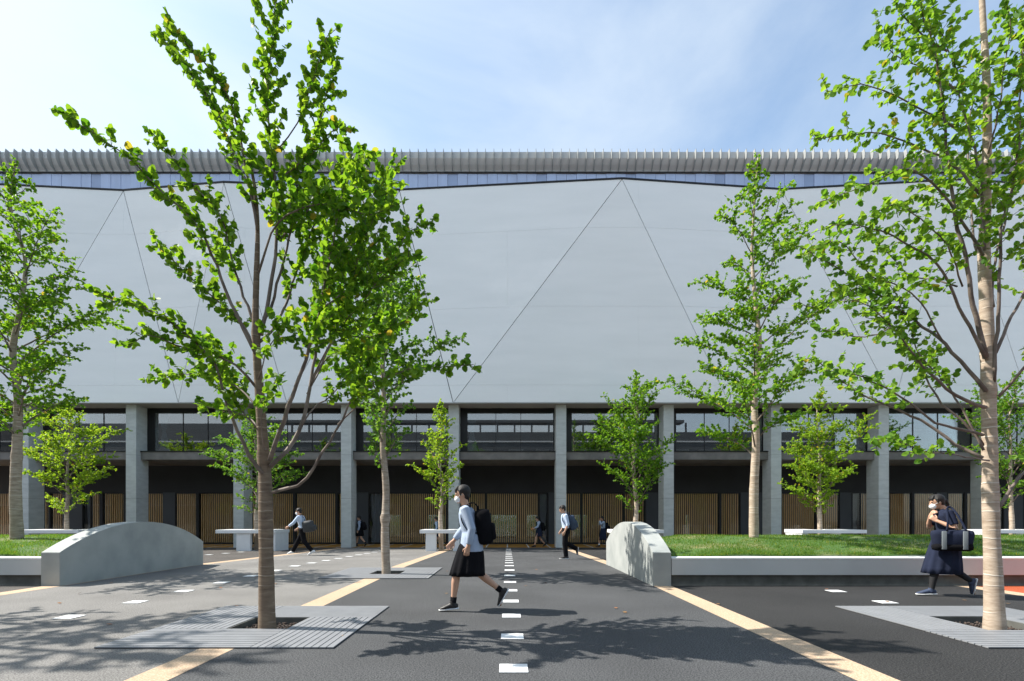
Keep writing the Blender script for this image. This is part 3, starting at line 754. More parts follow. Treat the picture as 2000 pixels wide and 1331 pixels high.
# ------------------------------------------------------------------ trees
def smooth_path(pts, step=.12):
    pts = [Vector(p) for p in pts]
    if len(pts) < 3: pts = [pts[0], (pts[0]+pts[-1])/2, pts[-1]]
    q = [pts[0]*2-pts[1]]+pts+[pts[-1]*2-pts[-2]]; res = []
    for i in range(1, len(q)-2):
        p0, p1, p2, p3 = q[i-1:i+3]; n = max(2, int((p2-p1).length/step))
        for k in range(n):
            t = k/n
            res.append(.5*((2*p1)+(p2-p0)*t+(2*p0-5*p1+4*p2-p3)*t*t+(3*p1-p0-3*p2+p3)*t**3))
    res.append(pts[-1]); return res

class Tree:
    def __init__(s, seed, leaf, lseg=3):
        s.r = random.Random(seed); s.np = np.random.RandomState(seed); s.wood = MB(); s.limbs = MB(); s.L = []; s.size = leaf; s.lseg = lseg
    def rv(s):
        while True:
            v = Vector((s.r.uniform(-1, 1), s.r.uniform(-1, 1), s.r.uniform(-1, 1)))
            if .01 < v.length < 1: return v.normalized()
    def trunk(s, pts, rad, knots=()):
        p = smooth_path(pts, .08); n = len(p); rr = []
        for i, q in enumerate(p):
            t = i/(n-1)*(len(rad)-1); k = min(int(t), len(rad)-2); r = rad[k]*(1-t+k)+rad[k+1]*(t-k)
            r *= 1+.025*math.sin(q.z*9+len(p))+.015*s.r.uniform(-1, 1)
            for kz, ka in knots: r *= 1+ka*math.exp(-((q.z-kz)/.06)**2)
            rr.append(r)
        s.wood.tube(p, rr, 20); return p
    def limb(s, pts, r0, r1, wood=True, seg=7):
        p = smooth_path(pts); n = len(p)
        for i in range(1, n-1): p[i] = p[i]+s.rv()*.009
        (s.limbs if wood else s.wood).tube(p, [r0+(r1-r0)*(i/(n-1))**.8 for i in range(n)], seg); return p
    def leaf(s, p, out, size=None):
        s.L.append((*p, *out, (size or s.size)*s.r.uniform(.72, 1.18)))
    def shoot(s, p0, d, ln, sp, up=.25, rad=.004, droop=0, dense=1.0):
        """a leafy shoot: leaves in pairs left and right"""
        n = max(2, int(ln/sp)); p = Vector(p0); d = Vector(d).normalized(); pts = [p.copy()]
        for i in range(n):
            d = (d+s.rv()*.10+Vector((0, 0, up*.06-droop*.05))).normalized(); p = p+d*sp; pts.append(p.copy())
            side = d.cross(Vector((0, 0, 1)))
            side = side.normalized() if side.length > .1 else s.rv()
            if i % 2: side = (side*.35+Vector((0, 0, .8))*s.r.choice((-.6, 1))).normalized()
            for sg in (1, -1):
                if s.r.random() < .93*dense:
                    pet = (side*sg+d*.35+s.rv()*.35).normalized()
                    s.leaf(p+pet*s.size*.32, (pet*.8+Vector((0, 0, -.35))+s.rv()*.25).normalized())
        if rad > .001: s.limbs.tube(pts[::max(1, n//4)]+[pts[-1]], [rad*(1-.7*i/len(pts[::max(1, n//4)])) for i in range(len(pts[::max(1, n//4)])+1)], 3)
        s.leaf(p+d*s.size*.4, d)
    def dress(s, p, t0, step, ln, sp, spread=.8, flat=.4, up=.25, taper=.6, own=.5, keep=1.0, droop=0):
        """side shoots along a limb from t0 on"""
        tot = sum((p[i+1]-p[i]).length for i in range(len(p)-1)); acc = 0; nxt = tot*t0; ang = s.r.uniform(0, 6)
        for i in range(len(p)-1):
            seg = (p[i+1]-p[i]).length; t = (p[i+1]-p[i]).normalized()
            while nxt < acc+seg:
                q = p[i]+t*(nxt-acc); u = nxt/tot
                ang += 2.4+s.r.uniform(-.5, .5)
                a = t.orthogonal().normalized(); b = t.cross(a); sd = a*math.cos(ang)+b*math.sin(ang); sd.z *= flat
                if sd.length < .2: sd = a
                dirn = (t*(1-spread*.45)+sd.normalized()*spread+Vector((0, 0, up))).normalized()
                l_ = ln*(1-taper*max(0, (u-t0)/(1-t0+1e-6)))*s.r.uniform(.5, 1.2)
                if s.r.random() < keep: s.shoot(q, dirn, l_, sp, up, droop=droop)
                nxt += step*s.r.uniform(.7, 1.3)
            if acc/tot > own:
                for sg in (1, -1):
                    for _ in range(2):
                        v = s.rv(); s.leaf(p[i]+v*s.size*.5+t*s.r.uniform(0, seg), (v*.8+Vector((0, 0, -.3))).normalized())
            acc += seg
    def done(s, name, loc, label, leafm, barkm, limbm=None, group=None, cat='tree'):
        rt = empty(name, loc, label, cat, group); o_ = Vector(loc)
        s.wood.v = [(a-o_.x, b-o_.y, c-o_.z) for a, b, c in s.wood.v]; s.limbs.v = [(a-o_.x, b-o_.y, c-o_.z) for a, b, c in s.limbs.v]
        k = len(s.wood.v); nf = len(s.wood.f)
        s.wood.v += s.limbs.v; s.wood.f += [tuple(i+k for i in f) for f in s.limbs.f]; s.wood.mi += [1]*len(s.limbs.f)
        s.wood.build('trunk', [barkm, limbm or M['bark_limb']], rt, True)
        A = np.array(s.L); n = len(A); P0 = A[:, :3]-np.array(o_); out = A[:, 3:6]; sz = A[:, 6]
        up = np.array([-.25, 0.0, 1.0])+s.np.normal(0, .55, (n, 3)); nr = up-out*np.sum(up*out, 1, keepdims=True)
        nr /= np.linalg.norm(nr, axis=1, keepdims=True)+1e-9; sd = np.cross(nr, out)
        # outline of one half: distance along, distance aside
        if s.lseg == 3: half = [(.08, .34), (.42, .47), (.80, .30)]
        else: half = [(.22, .44), (.70, .36)]
        prof = [(0.0, 0.0)]+half+[(1.0, 0.0)]; k = len(prof); fold = .16
        V = np.empty((n, 2, k, 3))
        for h, sg in enumerate((1, -1)):
            pp = prof if sg > 0 else prof[::-1]
            for j, (a, b) in enumerate(pp):
                V[:, h, j] = P0+out*((a-.5)*sz)[:, None]+sd*(sg*b*sz)[:, None]+nr*(b*fold*sz)[:, None]-nr*(.12*(a-.3)**2*sz)[:, None]
        ti = s.np.rand(n); raw_mesh('crown', V.reshape(-1, 3), k, np.repeat(ti, 2*k), leafm, rt)
        return rt

TG = 'young plaza trees with small round leaves'
# ---- nearest tree
t = Tree(11, .074); D = 5.65
base = P(522, 1229, D); base.z = -.07
t.trunk([base, P(521, 1180, D), P(520, 1090, D), P(519, 1000, D), P(518, 940, D), P(513, 860, D), P(508, 780, D), P(502, 700, D), P(499, 620, D), P(501, 540, D), P(503, 450, D-.02), P(499, 380, D-.1), P(488, 310, D-.15)],
        [.098, .083, .078, .075, .071, .059, .050, .044, .037, .031, .025, .019, .013], [(EYE+(1012-893)*D/1000, .16), (EYE+(1012-655)*D/1000, .2)])
def px(lst, d0, d1):
    n = len(lst); return [P(x, y, d0+(d1-d0)*(i/(n-1))) for i, (x, y) in enumerate(lst)]
LT = [  # (points, depth start, depth end, radius, first leafy share, shoot length)
 ([(510, 655), (530, 560), (541, 410), (524, 240), (527, 120), (535, 30), (548, -60)], 5.65, 5.75, .030, .30, .42),
 ([(503, 450), (490, 380), (455, 215), (434, 170), (374, 95), (321, 35)], 5.6, 5.2, .022, .12, .22),
 ([(500, 395), (463, 315), (415, 205), (368, 136), (310, 66)], 5.6, 6.2, .018, .22, .20),
 ([(499, 690), (461, 614), (414, 497), (385, 440), (305, 363), (242, 300), (179, 259), (128, 220)], 5.6, 4.9, .028, .36, .22),
 ([(500, 640), (469, 560), (446, 478), (430, 419), (380, 365), (330, 300), (300, 262)], 5.65, 5.9, .022, .25, .26),
 ([(514, 925), (488, 890), (453, 818), (436, 760), (420, 715), (375, 661), (297, 610), (219, 583), (187, 570)], 5.6, 5.1, .030, .42, .25),
 ([(503, 760), (461, 712), (400, 690), (340, 672), (285, 655), (250, 678)], 5.65, 5.0, .020, .20, .26),
 ([(505, 800), (470, 760), (430, 740), (370, 730), (300, 745)], 5.7, 6.4, .016, .25, .28),
 ([(527, 900), (545, 850), (563, 794), (590, 724), (618, 634), (632, 560), (655, 450), (672, 350), (690, 300)], 5.55, 5.0, .034, .42, .45),
 ([(528, 912), (560, 880), (586, 841), (606, 755), (633, 599), (665, 520), (715, 440), (745, 380), (765, 330)], 5.6, 6.3, .034, .42, .50),
 ([(531, 962), (562, 955), (600, 935), (630, 885), (668, 821), (690, 775), (740, 745), (800, 722), (860, 718), (925, 712)], 5.6, 4.8, .026, .60, .26),
 ([(500, 673), (532, 645), (559, 591), (590, 497), (622, 430), (680, 380), (735, 350)], 5.65, 6.2, .024, .30, .45),
 ([(500, 650), (528, 600), (548, 530), (570, 440), (590, 360), (620, 250), (650, 130), (640, 80)], 5.65, 5.9, .022, .36, .34),
 ([(527, 330), (545, 290), (580, 240), (605, 180), (620, 120), (640, 70)], 5.7, 5.6, .012, .45, .26),
 ([(535, 400), (560, 340), (610, 300), (640, 265), (670, 245)], 5.7, 5.4, .012, .35, .26),
 ([(545, 470), (600, 410), (650, 350), (700, 320), (715, 305)], 5.7, 6.1, .014, .3, .34),
 ([(500, 560), (520, 480), (560, 420), (640, 400), (720, 420), (770, 400)], 5.7, 4.9, .018, .35, .42),
 ([(610, 740), (650, 660), (700, 600), (745, 540), (800, 500)], 5.8, 5.2, .014, .25, .40),
 ([(600, 770), (640, 700), (690, 680), (740, 640), (800, 610)], 5.9, 6.7, .014, .2, .40),
 ([(590, 830), (620, 790), (650, 770), (710, 690), (760, 660)], 5.6, 6.2, .012, .3, .34),
 ([(660, 830), (690, 800), (700, 770), (720, 700), (760, 690)], 5.4, 5.0, .012, .3, .30),
 ([(520, 880), (500, 830), (470, 800), (440, 720), (400, 660)], 5.6, 6.5, .016, .3, .36),
 ([(500, 700), (480, 640), (440, 600), (390, 560), (330, 500), (305, 480)], 5.7, 6.1, .018, .25, .24),
 ([(606, 755), (660, 640), (700, 500), (730, 400), (700, 330)], 5.6, 5.3, .014, .25, .42),
 ([(633, 599), (690, 560), (760, 520), (800, 450), (840, 440)], 5.7, 6.3, .012, .2, .36),
 ([(640, 640), (700, 660), (770, 640), (830, 590)], 5.9, 6.2, .010, .2, .34),
 ([(505, 740), (520, 690), (545, 650), (560, 620)], 5.6, 4.9, .010, .3, .22),
 ([(510, 850), (480, 812), (430, 800), (385, 792)], 5.7, 5.1, .010, .5, .18),
 ([(516, 880), (508, 820), (520, 780), (540, 740)], 5.5, 5.0, .010, .5, .20),
]
for pts, d0, d1, r, t0, ln in LT:
    p = t.limb(px(pts, d0, d1), r*.8, .003)
    t.dress(p, t0*.85, .060, ln*1.15, .045, spread=.75, flat=.7, up=.20, own=max(.4, t0), taper=.5)
t.done('katsura_tree', (base.x, base.y, -.07), 'nearest tree with long leafy limbs, growing from the front left grate', M['leaf_near'], M['bark_near_shaded'], group=TG)
print('near leaves', len(t.L))

# ---- tree at the right edge
t = Tree(23, .066); D = 5.65
base = P(1943, 1231, D); base.z = -.07
t.trunk([base, P(1942, 1195, D), P(1939, 1100, D), P(1935, 1000, D), P(1933, 880, D), P(1931, 780, D), P(1929, 690, D), P(1926, 600, D), P(1922, 500, D), P(1925, 400, D), P(1928, 200, D), P(1918, 0, D), P(1908, -250, D)],
        [.103, .080, .073, .068, .065, .061, .055, .045, .039, .033, .026, .019, .010], [(EYE+(1012-955)*D/1000, .12), (EYE+(1012-765)*D/1000, .14), (EYE+(1012-690)*D/1000, .16)])
RT = [
 ([(1925, 700), (1897, 575), (1884, 500), (1864, 413), (1846, 263), (1834, 139), (1800, 20), (1780, -60)], 5.6, 5.3, .036, .30, .40),
 ([(1925, 700), (1874, 599), (1830, 515), (1768, 474), (1702, 445), (1625, 440)], 5.6, 5.0, .026, .38, .26),
 ([(1926, 765), (1846, 673), (1800, 638), (1749, 599), (1671, 548), (1593, 500), (1535, 470)], 5.6, 6.2, .028, .40, .30),
 ([(1925, 796), (1866, 771), (1800, 712), (1749, 645), (1700, 600), (1650, 585)], 5.6, 5.0, .026, .42, .26),
 ([(1920, 850), (1827, 825), (1780, 790), (1721, 755), (1671, 732), (1610, 724)], 5.6, 4.9, .022, .55, .20),
 ([(1920, 895), (1866, 868), (1800, 821), (1690, 775), (1640, 740), (1580, 700), (1540, 735)], 5.6, 6.6, .026, .55, .30),
 ([(1922, 870), (1881, 821), (1839, 790), (1784, 692), (1740, 640), (1690, 620)], 5.65, 6.0, .020, .45, .26),
 ([(1921, 880), (1880, 800), (1840, 740), (1800, 700), (1770, 620), (1730, 540)], 5.6, 5.9, .018, .4, .26),
 ([(1932, 900), (1870, 890), (1800, 880), (1740, 855), (1700, 868)], 5.55, 4.9, .012, .45, .14),
 ([(1922, 489), (1913, 338), (1880, 210), (1865, 139), (1830, 40), (1810, -30)], 5.6, 5.9, .024, .12, .42),
 ([(1920, 500), (1870, 420), (1820, 360), (1770, 330), (1700, 360), (1600, 395)], 5.6, 5.1, .022, .25, .26),
 ([(1915, 380), (1860, 320), (1800, 290), (1720, 262), (1650, 265), (1580, 272)], 5.6, 6.0, .020, .22, .28),
 ([(1885, 260), (1830, 230), (1750, 190), (1680, 165), (1615, 180)], 5.7, 5.3, .016, .18, .24),
 ([(1870, 180), (1820, 140), (1770, 120), (1730, 90), (1710, 60)], 5.7, 6.1, .014, .1, .32),
 ([(1850, 100), (1800, 70), (1750, 10), (1735, -40)], 5.6, 5.2, .014, .1, .34),
 ([(1940, 747), (1950, 600), (1953, 500), (1960, 419), (1985, 330), (1995, 150), (2005, 0)], 5.6, 5.2, .028, .35, .34),
 ([(1940, 600), (1940, 528), (1965, 419), (1990, 300), (2030, 150), (2050, 20)], 5.6, 6.2, .020, .3, .34),
 ([(1944, 690), (1975, 620), (2005, 560), (2060, 400), (2110, 300)], 5.6, 5.9, .024, .35, .34),
 ([(1950, 775), (2000, 720), (2080, 620), (2160, 560)], 5.6, 5.1, .022, .4, .30),
 ([(1952, 990), (1985, 940), (2040, 880), (2120, 800)], 5.65, 6.1, .026, .5, .30),
 ([(1922, 520), (1900, 460), (1900, 380), (1890, 300), (1900, 200), (1930, 60)], 5.7, 6.3, .018, .25, .36),
 ([(1930, 300), (1950, 220), (1960, 130), (1975, 60), (1960, -20)], 5.6, 5.3, .014, .2, .34),
 ([(1870, 560), (1820, 545), (1780, 540), (1730, 490), (1690, 455)], 5.6, 6.3, .012, .3, .24),
 ([(1840, 665), (1800, 590), (1760, 560), (1700, 540), (1640, 470), (1570, 500)], 5.7, 5.3, .012, .25, .24),
 ([(1760, 600), (1700, 590), (1640, 560), (1590, 600), (1560, 590)], 5.9, 6.4, .010, .1, .22),
 ([(1740, 640), (1690, 660), (1640, 650), (1590, 640)], 5.5, 5.9, .010, .1, .20),
 ([(1880, 560), (1850, 480), (1800, 430), (1760, 400), (1720, 410)], 5.6, 4.9, .012, .3, .22),
]
for pts, d0, d1, r, t0, ln in RT:
    p = t.limb(px(pts, d0, d1), r*.8, .003)
    t.dress(p, t0*.8, .074, ln*1.15, .050, spread=.85, flat=.45, up=.10, own=max(.45, t0), taper=.45)
t.done('katsura_tree', (base.x, base.y, -.07), 'thick pale wrapped trunk at the right edge, crown reaching above the frame', M['leaf_pale'], M['bark_pale'], group=TG)

# ---- trees grown by rule
def grow(name, x, y, z, H, label, seed, spread, r0, clear, leaf=.074, nl=26, leafm='leaf_far', barkm='bark_far', lean=0, rise=.7, steps=(.075, .42, .05), top=.12, knots=(), bias=0, group=TG, flat=.35, curve=1.0, twin=.5, shape=.42):
    t = Tree(seed, leaf, 2); r = t.r
    pts = [(x, y, z-.05)]; n = 8
    for i in range(1, n+1): pts.append((x+lean*H*i/n+r.uniform(-.05, .05)*min(i, 4)*.6, y+r.uniform(-.04, .04)*i*.4, z+H*.94*i/n))
    tp = t.trunk(pts, [r0*1.2]+[r0*(1-i/n)**1.25+.008 for i in range(n)], knots)
    def at(h):
        k = min(range(len(tp)), key=lambda i: abs(tp[i].z-z-h)); return tp[k]
    az = r.uniform(0, 6)
    for i in range(nl):
        u = i/(nl-1); h = H*(clear+(0.90-clear)*u**.95); az += 2.399+r.uniform(-.35, .35)
        w_ = (math.sin(math.pi*min(1, (u+.10)/(2*shape)))**.7 if u < shape-.10 else ((1-u)/(1.1-shape))**.85)
        ln = spread*max(top, w_)*r.choice((r.uniform(.5, .8), r.uniform(.85, 1.25)))
        o = Vector((math.cos(az)+bias, math.sin(az), 0)).normalized(); s0 = at(h)
        rs = rise*(1.15 if u > .6 else 1.0)*r.uniform(.8, 1.2)
        q = [s0, s0+o*ln*.3+Vector((0, 0, ln*rs*.42)), s0+o*ln*.65+Vector((0, 0, ln*rs*(.78*curve))), s0+o*ln+Vector((0, 0, ln*rs*(.95*curve)))+t.rv()*.08]
        rad = r0*.26*(1-.6*u)
        p = t.limb(q, rad, .004, seg=5)
        t.dress(p, .22 if ln > 1 else .1, steps[0], min(steps[1], ln*.5)*(1-.3*u), steps[2], spread=.95, flat=flat, up=.08, own=.55, taper=.4)
        # secondary branches
        if ln > .9:
            for _ in range(2 if r.random() < twin else 1):
                k = int(len(p)*r.uniform(.3, .6)); a2 = az+r.choice((-1, 1))*r.uniform(.5, .9); o2 = Vector((math.cos(a2), math.sin(a2), 0)); l2 = ln*r.uniform(.38, .6)
                p2 = t.limb([p[k], p[k]+o2*l2*.5+Vector((0, 0, l2*rs*.45)), p[k]+o2*l2+Vector((0, 0, l2*rs*.75))], rad*.5, .003, seg=4)
                t.dress(p2, .15, steps[0], min(steps[1], ln*.4), steps[2], spread=.95, flat=flat, up=.08, own=.5, taper=.4)
    t.dress(tp[int(len(tp)*.86):], 0, .07, .30, steps[2], spread=.8, flat=.9, up=.4, own=.3)
    print(name, len(t.L))
    return t.done(name, (x, y, z), label, M[leafm], M[barkm], group=group)
# second row
grow('katsura_tree', -2.62, 11.1, -.05, 8.0, 'tree rising from the second grate behind the nearest tree', 31, 1.65, .080, .285, nl=32, leafm='leaf_cool', knots=[(EYE+.02*0-.02, .25), (1.2, .2)], rise=1.15, shape=.5, flat=.5)
grow('katsura_tree', -10.82, 11.3, HL(-10.82, 11.3), 8.8, 'tall tree on the left lawn at the left edge', 32, 2.05, .100, .24, nl=46, rise=.62, shape=.45, flat=.30, knots=[(2.6, .18)])
grow('katsura_tree', 5.44, 11.3, HRt(5.44, 11.3), 8.95, 'pale stemmed tree standing on the right lawn', 33, 2.05, .086, .20, nl=42, leafm='leaf_far', barkm='bark_pale', rise=.66, shape=.33, flat=.2)
# third row
grow('katsura_tree', -19.35, 22.5, gz(22.5), 6.9, 'small bright tree in the left table, beyond the left lawn', 41, 2.5, .085, .20, nl=38, leaf=.092, leafm='leaf_lime', rise=.75, steps=(.11, .46, .068))
grow('katsura_tree', -11.0, 22.5, gz(22.5), 6.6, 'small dark green tree in the table behind the nearest trunk', 42, 2.3, .105, .24, nl=36, leaf=.092, leafm='leaf_cool', rise=.55, steps=(.11, .44, .068), flat=.25)
grow('katsura_tree', -2.90, 22.5, gz(22.5), 6.9, 'slender yellow green tree in the table left of the centre dashes', 43, 1.45, .09, .26, nl=40, leaf=.092, leafm='leaf_lime', barkm='bark_pale', rise=1.0, steps=(.11, .36, .068))
grow('katsura_tree', 5.62, 22.5, gz(22.5), 8.25, 'bushy small tree rising behind the pale arched block', 44, 2.0, .10, .18, nl=50, leaf=.092, leafm='leaf_far', barkm='bark_pale', rise=1.25, steps=(.10, .42, .066), shape=.4)
grow('katsura_tree', 13.75, 22.5, gz(22.5), 7.6, 'bright bushy small tree in the table left of the walking woman', 45, 1.85, .09, .19, nl=54, leaf=.092, leafm='leaf_lime', barkm='bark_pale', rise=.85, steps=(.10, .42, .066), shape=.36)
grow('katsura_tree', 22.15, 22.5, gz(22.5), 8.3, 'small tree partly hidden behind the thick trunk at the right edge', 46, 2.3, .09, .22, nl=42, leaf=.092, leafm='leaf_far', barkm='bark_pale', rise=.9, steps=(.11, .44, .068))
# neighbour whose shadow falls on the left paving, and trees across the plaza mirrored in the glass
grow('katsura_tree', -10.9, 5.75, -.05, 10.8, 'tree outside the left edge that shades the light grey path', 51, 2.5, .13, .25, nl=24, leaf=.085, rise=.9, steps=(.11, .46, .065))
grow('roadside_tree', 15.0, -9.0, 0, 9.5, 'dense tree across the plaza mirrored in the right hand windows', 61, 3.6, .2, .2, nl=30, leaf=.16, rise=.7, steps=(.30, .6, .16), group='trees across the plaza')
grow('roadside_tree', 22.5, -10.5, 0, 8.5, 'second dense tree across the plaza, farther right', 62, 3.6, .2, .2, nl=30, leaf=.16, rise=.7, steps=(.30, .6, .16), group='trees across the plaza')
grow('roadside_tree', -14.0, -12, 0, 8.0, 'dense tree across the plaza mirrored in the left windows', 63, 3.4, .2, .2, nl=26, leaf=.16, rise=.7, steps=(.30, .6, .16), group='trees across the plaza')

# ------------------------------------------------------------------ building across the plaza (seen mirrored in the upper windows)
M['office'] = mat('dark office cladding', (0.10, 0.105, 0.11), .6, var=.1, vscale=.3)
M['office_light'] = mat('pale office band', (0.55, 0.56, 0.56), .6)
ob = empty('office_building', (-5, -42, 0), 'dark office block across the plaza, seen only mirrored in the windows', 'building')
mb = MB(); mb.box(-120, -45.2, -14, 0, 0, 18.8); mb.box(-45.199, 66, -14, 0, 0, 17.2); mb.build('wall', M['office'], ob)
for k in range(4):
    mb = MB(); mb.box(-120, 66, .001, .12, 3.6+3.9*k, 3.85+3.9*k); mb.build('floor_band', M['office_light'], ob)
mb = MB(); mb.box(-45, 38, -3, -.2, 19.0, 19.5)
for k in range(27): mb.box(-45+3.2*k, -44.7+3.2*k, -.6, -.3, 17.2, 19.0)
mb.build('roof_frame', M['office'], ob)

# hedge on the sunny far side, seen through the hall
rs = np.random.RandomState(9); n = 26000
C = np.stack([rs.uniform(-24, 26, n), rs.uniform(43, 44.2, n), rs.uniform(-.25, 1.5, n)+.25*np.sin(rs.uniform(0, 6, n))], 1)
a = rs.normal(0, 1, (n, 3)); a /= np.linalg.norm(a, axis=1, keepdims=True); b = np.cross(a, rs.normal(0, 1, (n, 3))); b /= np.linalg.norm(b, axis=1, keepdims=True)
V = np.stack([C-a*.07, C+b*.045, C+a*.07, C-b*.045], 1).reshape(-1, 3)
o = raw_mesh('hedge', V, 4, np.repeat(rs.rand(n), 4), M['leaf_far'], None); tag(o, 'green hedge beyond the hall, glimpsed through the timber louvres', 'hedge')
# ------------------------------------------------------------------ people
M['skin'] = mat('skin', (0.52, 0.30, 0.20), .55, var=.05, vscale=6)
M['hair'] = mat('black hair', (0.010, 0.008, 0.007), .65, bump=.3, bscale=80, stretch=(1, 1, .3))
M['shirt_blue'] = mat('light blue shirt', (0.33, 0.40, 0.52), .8, var=.06, vscale=5, bump=.4, bscale=14)
M['shirt_pale'] = mat('pale blue white shirt', (0.48, 0.58, 0.74), .8, var=.05, vscale=5, bump=.4, bscale=14)
M['navy'] = mat('navy cloth', (0.016, 0.021, 0.042), .95, spec=.15, var=.2, vscale=6, bump=.4, bscale=16)
M['black_cloth'] = mat('black cloth', (0.008, 0.008, 0.010), .95, spec=.1, var=.2, vscale=6, bump=.4, bscale=16)
M['char_cloth'] = mat('charcoal bag cloth', (0.035, 0.038, 0.042), .7, var=.2, vscale=8)
M['bag_blue'] = mat('dark blue bag cloth', (0.03, 0.05, 0.09), .7, var=.2, vscale=8)
M['bag_grey'] = mat('pale grey webbing', (0.20, 0.225, 0.24), .9, spec=.1)
M['mask'] = mat('white mask', (0.82, 0.84, 0.86), .8)
M['shoe_white'] = mat('white shoe', (0.78, 0.79, 0.80), .5)
M['shoe_black'] = mat('black shoe', (0.015, 0.013, 0.013), .5)
M['shoe_navy'] = mat('navy shoe', (0.03, 0.045, 0.09), .6)
M['tights'] = mat('black tights', (0.012, 0.012, 0.014), .8)
M['eye'] = mat('dark eye', (0.015, 0.010, 0.008), .2)
M['ochre_cloth'] = mat('orange pouch', (0.55, 0.22, 0.05), .7)

def hand(mb, wrist, d, palm, k, curl=.5):
    """palm and five fingers: d points from wrist to knuckles, palm is the side the fingers close to"""
    d = Vector(d).normalized(); n = Vector(palm); n = (n-d*n.dot(d)).normalized(); s = d.cross(n)
    w = Vector(wrist); kn = w+d*.085*k
    mb.tube([w-d*.02*k, w+d*.03*k, kn], [(.019*k, .026*k), (.017*k, .037*k), (.013*k, .040*k)], 10, side=s, caps='round')
    for i, (o, ln) in enumerate(((-.030, .066), (-.010, .076), (.011, .071), (.031, .055))):
        p = kn+s*o*k; q = [p-d*.012*k]
        a = .15
        for j, f in enumerate((.45, .32, .23)):
            a += curl*(.9 if j else .6); v = d*math.cos(a)+n*math.sin(a); q.append(q[-1]+v*ln*f*k*1.15)
        mb.tube(q, [.0092*k, .0088*k, .008*k, .0068*k], 6, caps='round')
    b = w+d*.025*k+s*(-.030)*k
    mb.tube([b, b+(d*.6-s*.6+n*.3).normalized()*.035*k, b+(d*.6-s*.6+n*.3).normalized()*.035*k+(d*.85-s*.1+n*.4).normalized()*.032*k], [.0125*k, .0105*k, .0085*k], 6, caps='round')

